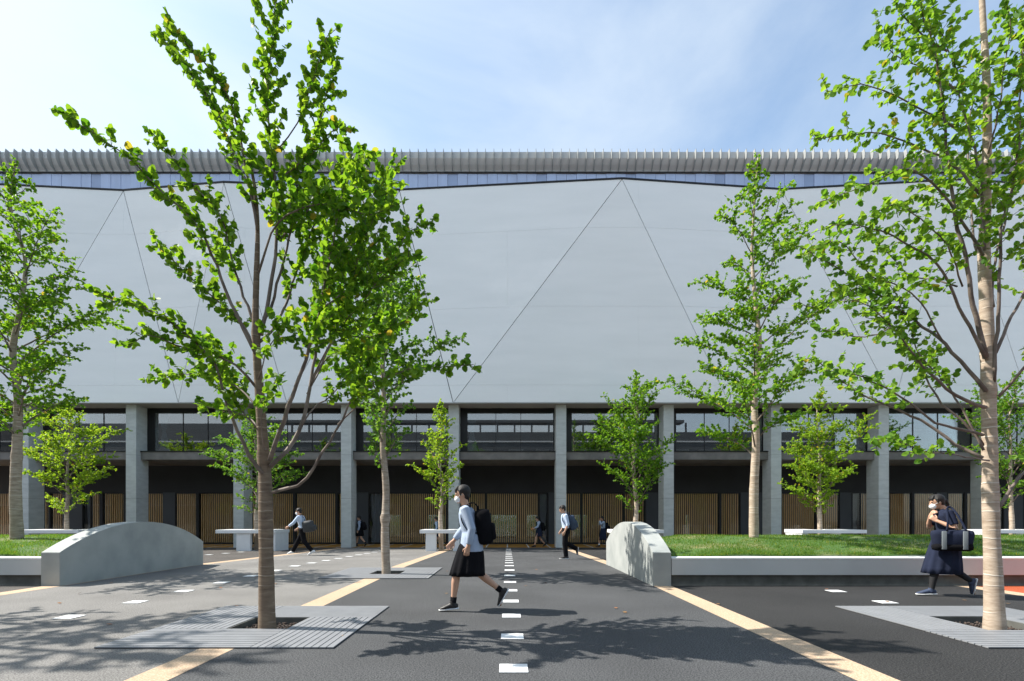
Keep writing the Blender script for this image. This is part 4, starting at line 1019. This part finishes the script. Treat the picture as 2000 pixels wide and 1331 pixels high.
def person(px_, d, H, label, J, wear, vox=.009, turn=0):
    """px_: photograph column of the pelvis; the figure walks towards -X. J: joints in metres for a 1.65 m body, x forward, y to its left (towards the viewer)"""
    k = H/1.65; z0 = gz(d)
    rt = empty('person', ((px_-991)*d/1000, d, z0), label, 'person', 'students crossing the plaza'); rt.rotation_euler = (0, 0, R(turn))
    def W(p, o=(0, 0, 0)):   # body frame -> local frame of the root (facing -X)
        return Vector((-(p[0]+o[0])*k, -(p[1]+o[1])*k, (p[2]+o[2])*k))
    S = (0, 1, 0)
    pel, che, nk, hd = [Vector(J[a]) for a in ('pelvis', 'chest', 'neck', 'head')]
    fw = Vector(J.get('face', (1, 0, 0))).normalized()   # where the face looks, body frame
    fW = Vector((-fw.x, -fw.y, fw.z)); sW = fW.cross(Vector((0, 0, 1))).normalized(); uW = sW.cross(fW)
    HR_ = Matrix((fW, sW, uW)).transposed()
    body = MB()
    torso = [pel+Vector((0, 0, -.04)), pel+Vector((0, 0, .05)), pel.lerp(che, .45), che, che.lerp(nk, .55), nk+Vector((-.01, 0, -.035))]
    tr = [(.095, .150), (.100, .152), (.080, .118), (.100, .142), (.088, .158), (.050, .080)]
    female = wear.get('female', True)
    if not female: tr = [(.09, .142), (.095, .146), (.088, .132), (.108, .158), (.095, .178), (.055, .085)]
    body.tube([W(p) for p in torso], [(a*k, b*k) for a, b in tr], 18, side=S, caps='round')
    body.tube([W(nk, (-.01, 0, -.05)), W(nk, (0, 0, .02)), W(nk.lerp(hd, .6))], [.060*k, .050*k, .050*k], 12)
    hW = W(hd)
    body.ell(hW-fW*.008*k+uW*.018*k, (.096*k, .076*k, .100*k), HR_, 18, 12)
    body.ell(hW+fW*.022*k-uW*.045*k, (.066*k, .056*k, .072*k), HR_, 16, 10)
    body.ell(hW+fW*.070*k-uW*.098*k, (.020*k, .024*k, .016*k), HR_, 10, 6)       # chin
    body.tube([hW+fW*.088*k+uW*.004*k, hW+fW*.106*k-uW*.030*k, hW+fW*.090*k-uW*.040*k], [.007*k, .012*k, .010*k], 8, caps='round')
    body.tube([hW+fW*.083*k-uW*.064*k+sW*.018*k, hW+fW*.088*k-uW*.064*k, hW+fW*.083*k-uW*.064*k-sW*.018*k], [.006*k]*3, 6, caps='round')
    for sg in (1, -1): body.ell(hW+sW*.076*k*sg-fW*.006*k-uW*.012*k, (.016*k, .009*k, .028*k), HR_, 8, 6)
    for side in ('l', 'r'):
        sh, el, wr = [Vector(J[side+a]) for a in ('sh', 'el', 'wr')]
        body.tube([W(sh, (0, -.03 if side == 'l' else .03, .0)), W(sh), W(sh.lerp(el, .5)), W(el), W(el.lerp(wr, .35)), W(wr)], [.048*k, .047*k, .041*k, .035*k, .036*k, .024*k], 12, caps='round')
        hdr = Vector(J.get(side+'hand', wr-el)); hdW = Vector((-hdr.x, -hdr.y, hdr.z)); pl = Vector(J.get(side+'palm', (0, -1 if side == 'l' else 1, 0))); plW = Vector((-pl.x, -pl.y, pl.z))
        hand(body, W(wr), hdW, plW, k*.98, J.get(side+'curl', .42))
        hp, kn, an = [Vector(J[side+a]) for a in ('hip', 'knee', 'ank')]
        toe = Vector(J[side+'toe'])
        body.tube([W(hp), W(hp.lerp(kn, .3)), W(hp.lerp(kn, .8)), W(kn), W(kn.lerp(an, .3)), W(kn.lerp(an, .7)), W(an)], [.086*k, .084*k, .058*k, .052*k, .053*k, .038*k, .034*k], 14, caps='round')
        body.tube([W(an, (-.02, 0, -.02)), W(an.lerp(toe, .5), (0, 0, -.01)), W(toe, (-.03, 0, 0))], [(.030*k, .032*k), (.026*k, .036*k), (.018*k, .034*k)], 10, side=S, caps='round')
    body.fused('body', M[wear.get('legs_skin', 'skin')] if False else M['skin'], rt, vox*k*.9, 2)
    # eyes
    for sg in (1, -1):
        e = MB(); e.ell(hW+fW*.078*k+sW*.031*k*sg+uW*.006*k, (.010*k, .014*k, .0085*k), HR_, 10, 6); e.build('eye', M['eye'], rt, True)
    # hair
    h = MB(); h.ell(hW-fW*.024*k+uW*.034*k, (.098*k, .086*k, .093*k), HR_, 18, 12)
    for q_ in (-2, -1, 0, 1, 2): h.tube([hW+fW*.040*k+uW*.098*k+sW*.016*q_*k, hW+fW*(.078-.004*abs(q_))*k+uW*.066*k+sW*.020*q_*k, hW+fW*(.088-.007*abs(q_))*k+uW*(.030+.006*(q_ % 2))*k+sW*.023*q_*k], [.018*k, .014*k, .006*k], 7, caps='round')
    for sg in (1, -1): h.tube([hW+fW*.012*k+uW*.05*k+sW*.078*k*sg, hW+fW*.020*k+sW*.080*k*sg-uW*.018*k], [.016*k, .007*k], 7, caps='round')
    h.ell(hW-fW*.050*k-uW*.022*k, (.056*k, .070*k, .065*k), HR_, 14, 8)
    hs = wear.get('hair', 'short')
    if hs == 'bob':
        for sg in (1, -1): h.tube([hW-fW*.02*k+sW*.072*k*sg+uW*.04*k, hW-fW*.03*k+sW*.078*k*sg-uW*.06*k, hW-fW*.03*k+sW*.066*k*sg-uW*.13*k], [(.03*k, .018*k), (.036*k, .018*k), (.03*k, .014*k)], 8, caps='round')
        h.tube([hW-fW*.07*k, hW-fW*.075*k-uW*.13*k], [(.035*k, .068*k), (.028*k, .060*k)], 12, side=(0, 1, 0), caps='round')
    if hs == 'tied':
        h.ell(hW-fW*.125*k-uW*.010*k, (.035*k, .032*k, .035*k), HR_, 10, 8)
        h.tube([hW-fW*.125*k-uW*.01*k, hW-fW*.145*k-uW*.07*k, hW-fW*.125*k-uW*.13*k], [.026*k, .024*k, .010*k], 8, caps='round')
    h.fused('hair', M['hair'], rt, vox*k, 2)
    if wear.get('mask'):
        m = MB(); m.ell(hW+fW*.060*k-uW*.056*k, (.052*k, .058*k, .048*k), HR_, 14, 10)
        o = m.build('face_mask', M['mask'], rt, True)
        for sg in (1, -1):
            q = MB(); q.tube([hW+fW*.070*k-uW*.035*k+sW*.05*k*sg, hW+fW*.03*k-uW*.015*k+sW*.072*k*sg, hW-fW*.002*k-uW*.01*k+sW*.085*k*sg], [.0025*k]*3, 5); q.build('ear_loop', M['mask'], o)
    # upper garment
    g = MB(); ex = .016
    lowz = wear.get('hem', .02)
    tp = [pel+Vector((0, 0, lowz)), pel+Vector((0, 0, .08)), pel.lerp(che, .5), che, che.lerp(nk, .5), che.lerp(nk, .82), nk+Vector((-.012, 0, -.03))]
    rr = [(.118, .165), (.114, .160), (.108, .142), (.120, .158), (.108, .174), (.082, .130), (.060, .070)]
    if lowz < -.05: rr[0] = (.160, .200); rr[1] = (.135, .180)
    if not female: rr = [(.112, .160), (.112, .160), (.110, .154), (.126, .174), (.114, .194), (.085, .145), (.064, .076)]
    g.tube([W(p) for p in tp], [(a*k, b*k) for a, b in rr], 20, side=S, caps='flat')
    for side in ('l', 'r'):
        sh, el, wr = [Vector(J[side+a]) for a in ('sh', 'el', 'wr')]; ii = -.04 if side == 'l' else .04
        if wear.get('sleeve', 'long') == 'long':
            g.tube([W(sh, (0, ii, 0)), W(sh), W(sh.lerp(el, .5)), W(el), W(el.lerp(wr, .5)), W(el.lerp(wr, .84))], [.060*k, .064*k, .058*k, .053*k, .049*k, .040*k], 12)
        elif wear['sleeve'] == 'rolled':
            g.tube([W(sh, (0, ii, 0)), W(sh), W(sh.lerp(el, .5)), W(el), W(el.lerp(wr, .22))], [.062*k, .066*k, .060*k, .056*k, .052*k], 12)
        else:
            g.tube([W(sh, (0, ii, 0)), W(sh), W(sh.lerp(el, .4)), W(sh.lerp(el, .78))], [.060*k, .065*k, .064*k, .062*k], 12)
    g.fused('shirt', M[wear['top']], rt, vox*k, 3)
    c = MB(); c.tube([W(nk, (-.010, 0, -.045)), W(nk, (-.004, 0, -.005))], [(.075*k, .080*k), (.060*k, .062*k)], 16, side=S); c.build('collar', M[wear.get('collar', wear['top'])], rt, True)
    if wear.get('vest'):
        v = MB(); v.tube([W(p) for p in tp[:6]], [((a+.010)*k, (b-(.0 if i < 4 else .03)+.006)*k) for i, (a, b) in enumerate(rr[:6])], 20, side=S); v.fused('vest', M[wear['vest']], rt, vox*k, 3)
    # lower garment
    if 'skirt' in wear:
        zt, zb, ra, rb, mname = wear['skirt']; vs = []; fs = []; n = 72; rows = 7
        sc = Vector(wear.get('skirt_shift', (0, 0, 0)))
        for j in range(rows+1):
            u = j/rows; zz = pel.z+zt-(zt-zb)*u if zb < 0 else 0
            for i in range(n):
                th = 2*math.pi*i/n; f = 1+.055*u*math.sin(th*12)
                vs.append(W((pel.x+sc.x*u+(.118+(ra-.118)*u**.55)*f*math.cos(th), sc.y*u+(.158+(rb-.158)*u**.6)*f*math.sin(th), pel.z+zt+(zb-zt)*u)))
        for j in range(rows):
            for i in range(n): fs.append((j*n+i, (j+1)*n+i, (j+1)*n+(i+1) % n, j*n+(i+1) % n))
        fs.append(tuple(range(n)))
        o = mesh_obj('skirt', vs, fs, M[mname], rt, True); so_ = o.modifiers.new('thick', 'SOLIDIFY'); so_.thickness = .006; so_.offset = 0
    if 'trousers' in wear:
        q = MB(); q.tube([W(pel, (0, 0, .10)), W(pel, (0, 0, .0)), W(pel, (0, 0, -.07))], [(.108*k, .150*k), (.118*k, .166*k), (.10*k, .150*k)], 18, side=S)
        for side in ('l', 'r'):
            hp, kn, an = [Vector(J[side+a]) for a in ('hip', 'knee', 'ank')]
            q.tube([W(hp, (0, 0, .03)), W(hp.lerp(kn, .3)), W(kn), W(kn.lerp(an, .5)), W(an, (0, 0, .0))], [.104*k, .098*k, .080*k, .074*k, .072*k], 14)
        q.fused('trousers', M[wear['trousers']], rt, vox*k, 3)
    if wear.get('tights'):
        for side in ('l', 'r'):
            hp, kn, an = [Vector(J[side+a]) for a in ('hip', 'knee', 'ank')]
            q = MB(); q.tube([W(hp.lerp(kn, .5)), W(hp.lerp(kn, .8)), W(kn), W(kn.lerp(an, .3)), W(kn.lerp(an, .7)), W(an), W(an, (0, 0, -.03))], [.078*k, .066*k, .059*k, .060*k, .045*k, .040*k, .042*k], 14, caps='round'); q.build('stocking', M['tights'], rt, True)
    for side in ('l', 'r'):
        kn, an, toe = Vector(J[side+'knee']), Vector(J[side+'ank']), Vector(J[side+'toe'])
        f = (toe-an); f.z = 0 if abs(f.z) < .09 else f.z
        dn = (toe-(an+Vector((0, 0, -.06)))).normalized(); heel = an+(an-kn).normalized()*.055-dn*.045
        s_ = MB(); a = W(heel); b = W(heel.lerp(toe, .35)); c_ = W(heel.lerp(toe, .7)); e_ = W(toe)
        up = Vector((0, 0, 1)); tdir = (e_-a).normalized(); nu = (up-tdir*up.dot(tdir)).normalized()
        s_.tube([a+nu*.022*k, b+nu*.028*k, c_+nu*.012*k, e_+nu*.0*k], [(.036*k, .034*k), (.038*k, .038*k), (.027*k, .043*k), (.016*k, .034*k)], 14, side=S, caps='round')
        s_.tube([W(an, (0, 0, .03)), W(an, (.0, 0, -.02)), W(an, (0, 0, -.045))], [.040*k, .043*k, .044*k], 12)
        o = s_.fused('shoe', M[wear['shoe']], rt, vox*k*.8, 2)
        s2 = MB(); s2.tube([a-nu*.014*k-tdir*.03*k, b-nu*.014*k, c_-nu*.017*k, e_-nu*.013*k+tdir*.014*k], [(.011*k, .036*k), (.010*k, .039*k), (.010*k, .046*k), (.009*k, .036*k)], 14, side=S, caps='round'); s2.build('sole', M['shoe_white'] if wear.get('white_sole', True) else M['shoe_black'], o, True)
        if wear.get('sock'):
            s3 = MB(); s3.tube([W(an, (0, 0, -.02)), W(an), W(an.lerp(kn, .22))], [.041*k, .040*k, .043*k], 12); s3.build('sock', M[wear['sock']], rt, True)
    return rt, W, k

def backpack(rt, W, k, c, size, label, m, straps, name='backpack', tilt=.12):
    """rucksack hanging behind: c = centre in the body frame"""
    root = empty(name, Vector(rt.location), label, name, 'school bags being carried')
    o = W(c); root.location = Vector(rt.location)+o; r = [v*k for v in size]   # depth, width, height
    Rm = Matrix.Rotation(tilt, 3, 'Y')
    def box(mb, cx, cy, cz, a, b, c_, bev):
        q = MB(); q.box(-a, a, -b, b, -c_, c_, bevel=bev); mb.add([Rm@(Vector(v)+Vector((cx, cy, cz))) for v in q.v], q.f)
    mb = MB(); box(mb, 0, 0, 0, r[0], r[1], r[2], min(r)*.75)
    mb.build('main_compartment', m, root, True)
    mb = MB(); box(mb, r[0]*.95, 0, -r[2]*.30, r[0]*.42, r[1]*.80, r[2]*.48, r[0]*.3); mb.build('front_pocket', m, root, True)
    mb = MB(); mb.tube([Rm@Vector((-r[0]*.5, -.05*k, r[2]*.96)), Rm@Vector((-r[0]*.5, -.03*k, r[2]*1.2)), Rm@Vector((-r[0]*.5, .03*k, r[2]*1.2)), Rm@Vector((-r[0]*.5, .05*k, r[2]*.96))], [.008*k]*4, 6); mb.build('top_handle', m, root)
    for pts in straps:
        mb = MB(); mb.tube(smooth_path([W(p)-o for p in pts], .04), [(.006*k, .022*k)]*len(smooth_path([W(p)-o for p in pts], .04)), 8, side=(0, 1, 0)); mb.build('strap', m, root, True)
    return root

ST = lambda y, x0=-.13, top=1.405, low=1.02: [(x0, y, top-.08), (x0+.06, y*.98, top+.010), (.04, y*.95, top-.01), (.125, y*.98, top-.11), (.115, y*1.15, top-.24), (.02, y*1.35, low+.02), (x0, y*1.1, low)]

# walker in front, left foot planted ahead, leaning forward
A = dict(pelvis=(0, 0, .90), chest=(.045, 0, 1.19), neck=(.085, 0, 1.385), head=(.125, 0, 1.53), face=(1, .05, -.18),
         lsh=(.07, .165, 1.325), lel=(-.02, .225, 1.075), lwr=(.03, .215, .845), rsh=(.07, -.165, 1.325), rel=(.12, -.215, 1.08), rwr=(.26, -.19, .90),
         lhip=(.0, .085, .87), lknee=(.19, .095, .49), lank=(.235, .095, .105), ltoe=(.40, .10, .035), rhip=(0, -.085, .87), rknee=(-.10, -.09, .475), rank=(-.40, -.09, .235), rtoe=(-.35, -.09, .055))
rt, W_, k_ = person(921, 6.78, 1.655, 'student in light blue shirt and black skirt walking in front of the centre dashes', A,
    dict(top='shirt_blue', vest=None, collar='navy', skirt=(.02, -.44, .225, .215, 'black_cloth'), skirt_shift=(.06, 0, 0), shoe='shoe_black', sock='black_cloth', hair='short', hem=-.12, mask=True), vox=.0075)
backpack(rt, W_, k_, (-.165, 0, 1.10), (.105, .155, .235), 'big black backpack on the student in front of the centre dashes', M['black_cloth'], [ST(.105, x0=-.10), ST(-.105, x0=-.10)], tilt=-.12)
# woman on the right
Bp = dict(pelvis=(0, 0, .90), chest=(.02, 0, 1.19), neck=(.045, 0, 1.375), head=(.125, 0, 1.49), face=(1, .12, -.20),
         lsh=(.03, .165, 1.315), lel=(-.03, .235, 1.075), lwr=(.165, .12, 1.19), lhand=(.8, -.35, .75), lpalm=(0, -1, .3), lcurl=.8,
         rsh=(.03, -.165, 1.315), rel=(.16, -.20, 1.08), rwr=(.20, -.02, 1.27), rhand=(-.1, .7, .6), rpalm=(-1, 0, .2), rcurl=.8,
         lhip=(.0, .085, .87), lknee=(.165, .09, .485), lank=(.225, .09, .10), ltoe=(.41, .095, .035), rhip=(0, -.085, .87), rknee=(-.06, -.09, .465), rank=(-.36, -.09, .235), rtoe=(-.36, -.09, .045))
rt, W_, k_ = person(1848, 8.03, 1.63, 'woman in navy clothes and white mask walking before the right lawn wall', Bp,
    dict(top='navy', sleeve='short', skirt=(.10, -.545, .255, .21, 'navy'), skirt_shift=(.06, 0, 0), tights=True, shoe='shoe_navy', hair='tied', mask=True, hem=.0), vox=.0075, turn=-20)
root = empty('tote_bag', Vector(rt.location)+Matrix.Rotation(R(-20), 3, 'Z')@W_((.02, .25, .93)), 'large navy tote with pale grey straps on the woman in navy', 'tote bag', 'school bags being carried'); root.rotation_euler = (0, 0, R(-20))
o0 = W_((.02, .25, .93)); mb = MB(); mb.box(-.27, .27, -.085, .085, -.17, .13, bevel=.08)
mb.v = [(x*(1-.10*(z < 0)), y, z-.02*math.cos(x*5)) for x, y, z in mb.v]; mb.build('bag_body', M['navy'], root, True)
mb = MB(); mb.box(-.245, .245, -.095, .09, -.20, -.08, bevel=.055); mb.build('bag_base', M['black_cloth'], root, True)
for sx in (-.13, .13):
    mb = MB(); mb.box(sx-.03, sx+.03, -.101, -.084, -.175, .10, bevel=.004); mb.v = [(-x, y, z) for x, y, z in mb.v]; mb.f = [f[::-1] for f in mb.f]; mb.build('strap', M['bag_grey'], root, True)
pts = smooth_path([W_((.12, .345, 1.03))-o0, W_((.09, .30, 1.20))-o0, W_((.06, .19, 1.375))-o0, W_((.0, .13, 1.405))-o0, W_((-.04, .20, 1.33))-o0, W_((-.09, .29, 1.16))-o0, W_((-.12, .345, 1.03))-o0], .04)
mb = MB(); mb.tube(pts, [(.016, .006)]*len(pts), 8, side=(0, 1, 0)); mb.build('handle', M['navy'], root, True)
# boy on the left reaching forward
Cb = dict(pelvis=(0, 0, .90), chest=(.055, 0, 1.18), neck=(.10, 0, 1.375), head=(.155, 0, 1.50), face=(1, .15, -.15),
         lsh=(.09, .175, 1.315), lel=(.24, .225, 1.11), lwr=(.42, .22, .98), rsh=(.09, -.175, 1.315), rel=(.10, -.22, 1.06), rwr=(.26, -.20, .92),
         lhip=(0, .085, .87), lknee=(-.07, .09, .48), lank=(-.34, .09, .16), ltoe=(-.20, .09, .03), rhip=(0, -.085, .87), rknee=(.20, -.09, .50), rank=(.40, -.09, .13), rtoe=(.57, -.09, .06))
rt, W_, k_ = person(592, 18.3, 1.72, 'boy in light blue shirt and white mask striding right of the nearest trunk', Cb,
    dict(female=False, top='shirt_pale', trousers='black_cloth', shoe='shoe_white', hair='short', mask=True), vox=.010)
backpack(rt, W_, k_, (-.235, .14, .99), (.19, .12, .20), 'large charcoal shoulder bag on the boy right of the nearest trunk', M['char_cloth'], [[(-.14, .14, 1.16), (-.02, .10, 1.35), (.06, .06, 1.40), (.17, -.02, 1.28), (.17, -.10, 1.10), (.03, -.15, .98)]], name='shoulder_bag', tilt=-.15)
# boy in the middle
Db = dict(pelvis=(0, 0, .90), chest=(.02, 0, 1.19), neck=(.045, 0, 1.385), head=(.105, 0, 1.52), face=(1, .1, -.30),
         lsh=(.02, .18, 1.32), lel=(-.04, .225, 1.05), lwr=(.06, .225, .83), rsh=(.02, -.18, 1.32), rel=(.0, -.22, 1.06), rwr=(.12, -.21, .86),
         lhip=(0, .085, .87), lknee=(.04, .09, .48), lank=(.0, .09, .09), ltoe=(.18, .09, .03), rhip=(0, -.085, .87), rknee=(.0, -.09, .50), rank=(-.34, -.09, .30), rtoe=(-.36, -.09, .13))
rt, W_, k_ = person(1105, 16.1, 1.70, 'boy with pale blue shirt and rolled sleeves walking right of the centre dashes', Db,
    dict(female=False, top='shirt_pale', sleeve='rolled', trousers='black_cloth', shoe='shoe_black', hair='short'), vox=.010)
backpack(rt, W_, k_, (-.19, 0, 1.11), (.11, .15, .235), 'dark blue backpack on the boy right of the centre dashes', M['bag_blue'], [ST(.11), ST(-.11)], tilt=-.22)
# far students in the colonnade
E0 = dict(pelvis=(0, 0, .90), chest=(.0, 0, 1.19), neck=(.015, 0, 1.385), head=(.05, 0, 1.52), face=(1, .1, -.1),
         lsh=(.0, .165, 1.32), lel=(-.03, .215, 1.06), lwr=(.05, .21, .84), rsh=(.0, -.165, 1.32), rel=(.05, -.20, 1.07), rwr=(.18, -.19, .90),
         lhip=(0, .085, .87), lknee=(-.09, .09, .48), lank=(-.33, .09, .19), ltoe=(-.26, .09, .04), rhip=(0, -.085, .87), rknee=(.15, -.09, .50), rank=(.20, -.09, .10), rtoe=(.37, -.09, .035))
rt, W_, k_ = person(703, 26.6, 1.62, 'student in dark vest and skirt passing the dark panel between two columns', E0, dict(top='shirt_blue', vest='black_cloth', skirt=(.10, -.33, .20, .20, 'black_cloth'), shoe='shoe_black', sock='black_cloth', hair='short', hem=.03, white_sole=False), vox=.011)
backpack(rt, W_, k_, (-.20, 0, 1.10), (.10, .15, .22), 'black backpack on the student beside the dark panel', M['black_cloth'], [ST(.11), ST(-.11)], tilt=-.18)
rt, W_, k_ = person(853, 26.4, 1.56, 'student half hidden behind the white table and slender tree', E0, dict(top='shirt_pale', vest='navy', skirt=(.10, -.33, .20, .20, 'navy'), shoe='shoe_black', hair='short', hem=.03), vox=.011)
E1 = dict(E0); E1.update(lel=(.10, .21, 1.07), lwr=(.27, .17, 1.0), rwr=(.27, -.10, .96), rel=(.10, -.2, 1.07), chest=(.02, 0, 1.19), neck=(.05, 0, 1.38), head=(.10, 0, 1.50), face=(1, .3, -.35),
    lknee=(.16, .09, .50), lank=(.24, .09, .10), ltoe=(.41, .09, .035), rknee=(-.05, -.09, .47), rank=(-.30, -.09, .17), rtoe=(-.20, -.09, .04))
rt, W_, k_ = person(1053, 26.3, 1.60, 'student in navy vest and skirt holding an orange pouch, left of the middle column', E1, dict(top='shirt_blue', vest='navy', skirt=(.10, -.34, .20, .20, 'navy'), shoe='shoe_black', hair='bob', mask=False, hem=.03, white_sole=False), vox=.011)
backpack(rt, W_, k_, (-.20, 0, 1.08), (.10, .15, .22), 'black backpack on the student holding an orange pouch', M['black_cloth'], [ST(.11), ST(-.11)], tilt=-.15)
mb = MB(); mb.box(-.06, .06, -.09, .09, -.055, .055, bevel=.02)
o = mb.build('pouch', M['ochre_cloth']); o.location = Vector(rt.location)+W_((.37, .03, .965)); tag(o, 'small orange pouch in the hands of the student in navy', 'pouch')
E2 = dict(E0); E2.update(lel=(.14, .20, 1.20), lwr=(.20, .08, 1.42), lhand=(-.1, -.2, 1), lpalm=(-1, 0, 0), rel=(.16, -.18, 1.20), rwr=(.18, -.06, 1.42), rhand=(-.1, .2, 1), rpalm=(-1, 0, 0), face=(1, 0, -.25))
rt, W_, k_ = person(1178, 26.3, 1.60, 'student in long navy skirt raising both hands to the face near the arched block', E2, dict(top='shirt_blue', skirt=(.10, -.52, .20, .20, 'navy'), shoe='shoe_black', sock='shoe_white', hair='bob', hem=.03, white_sole=False), vox=.011)
backpack(rt, W_, k_, (-.20, 0, 1.08), (.10, .15, .22), 'black backpack on the student with raised hands', M['black_cloth'], [ST(.11), ST(-.11)], tilt=-.15)
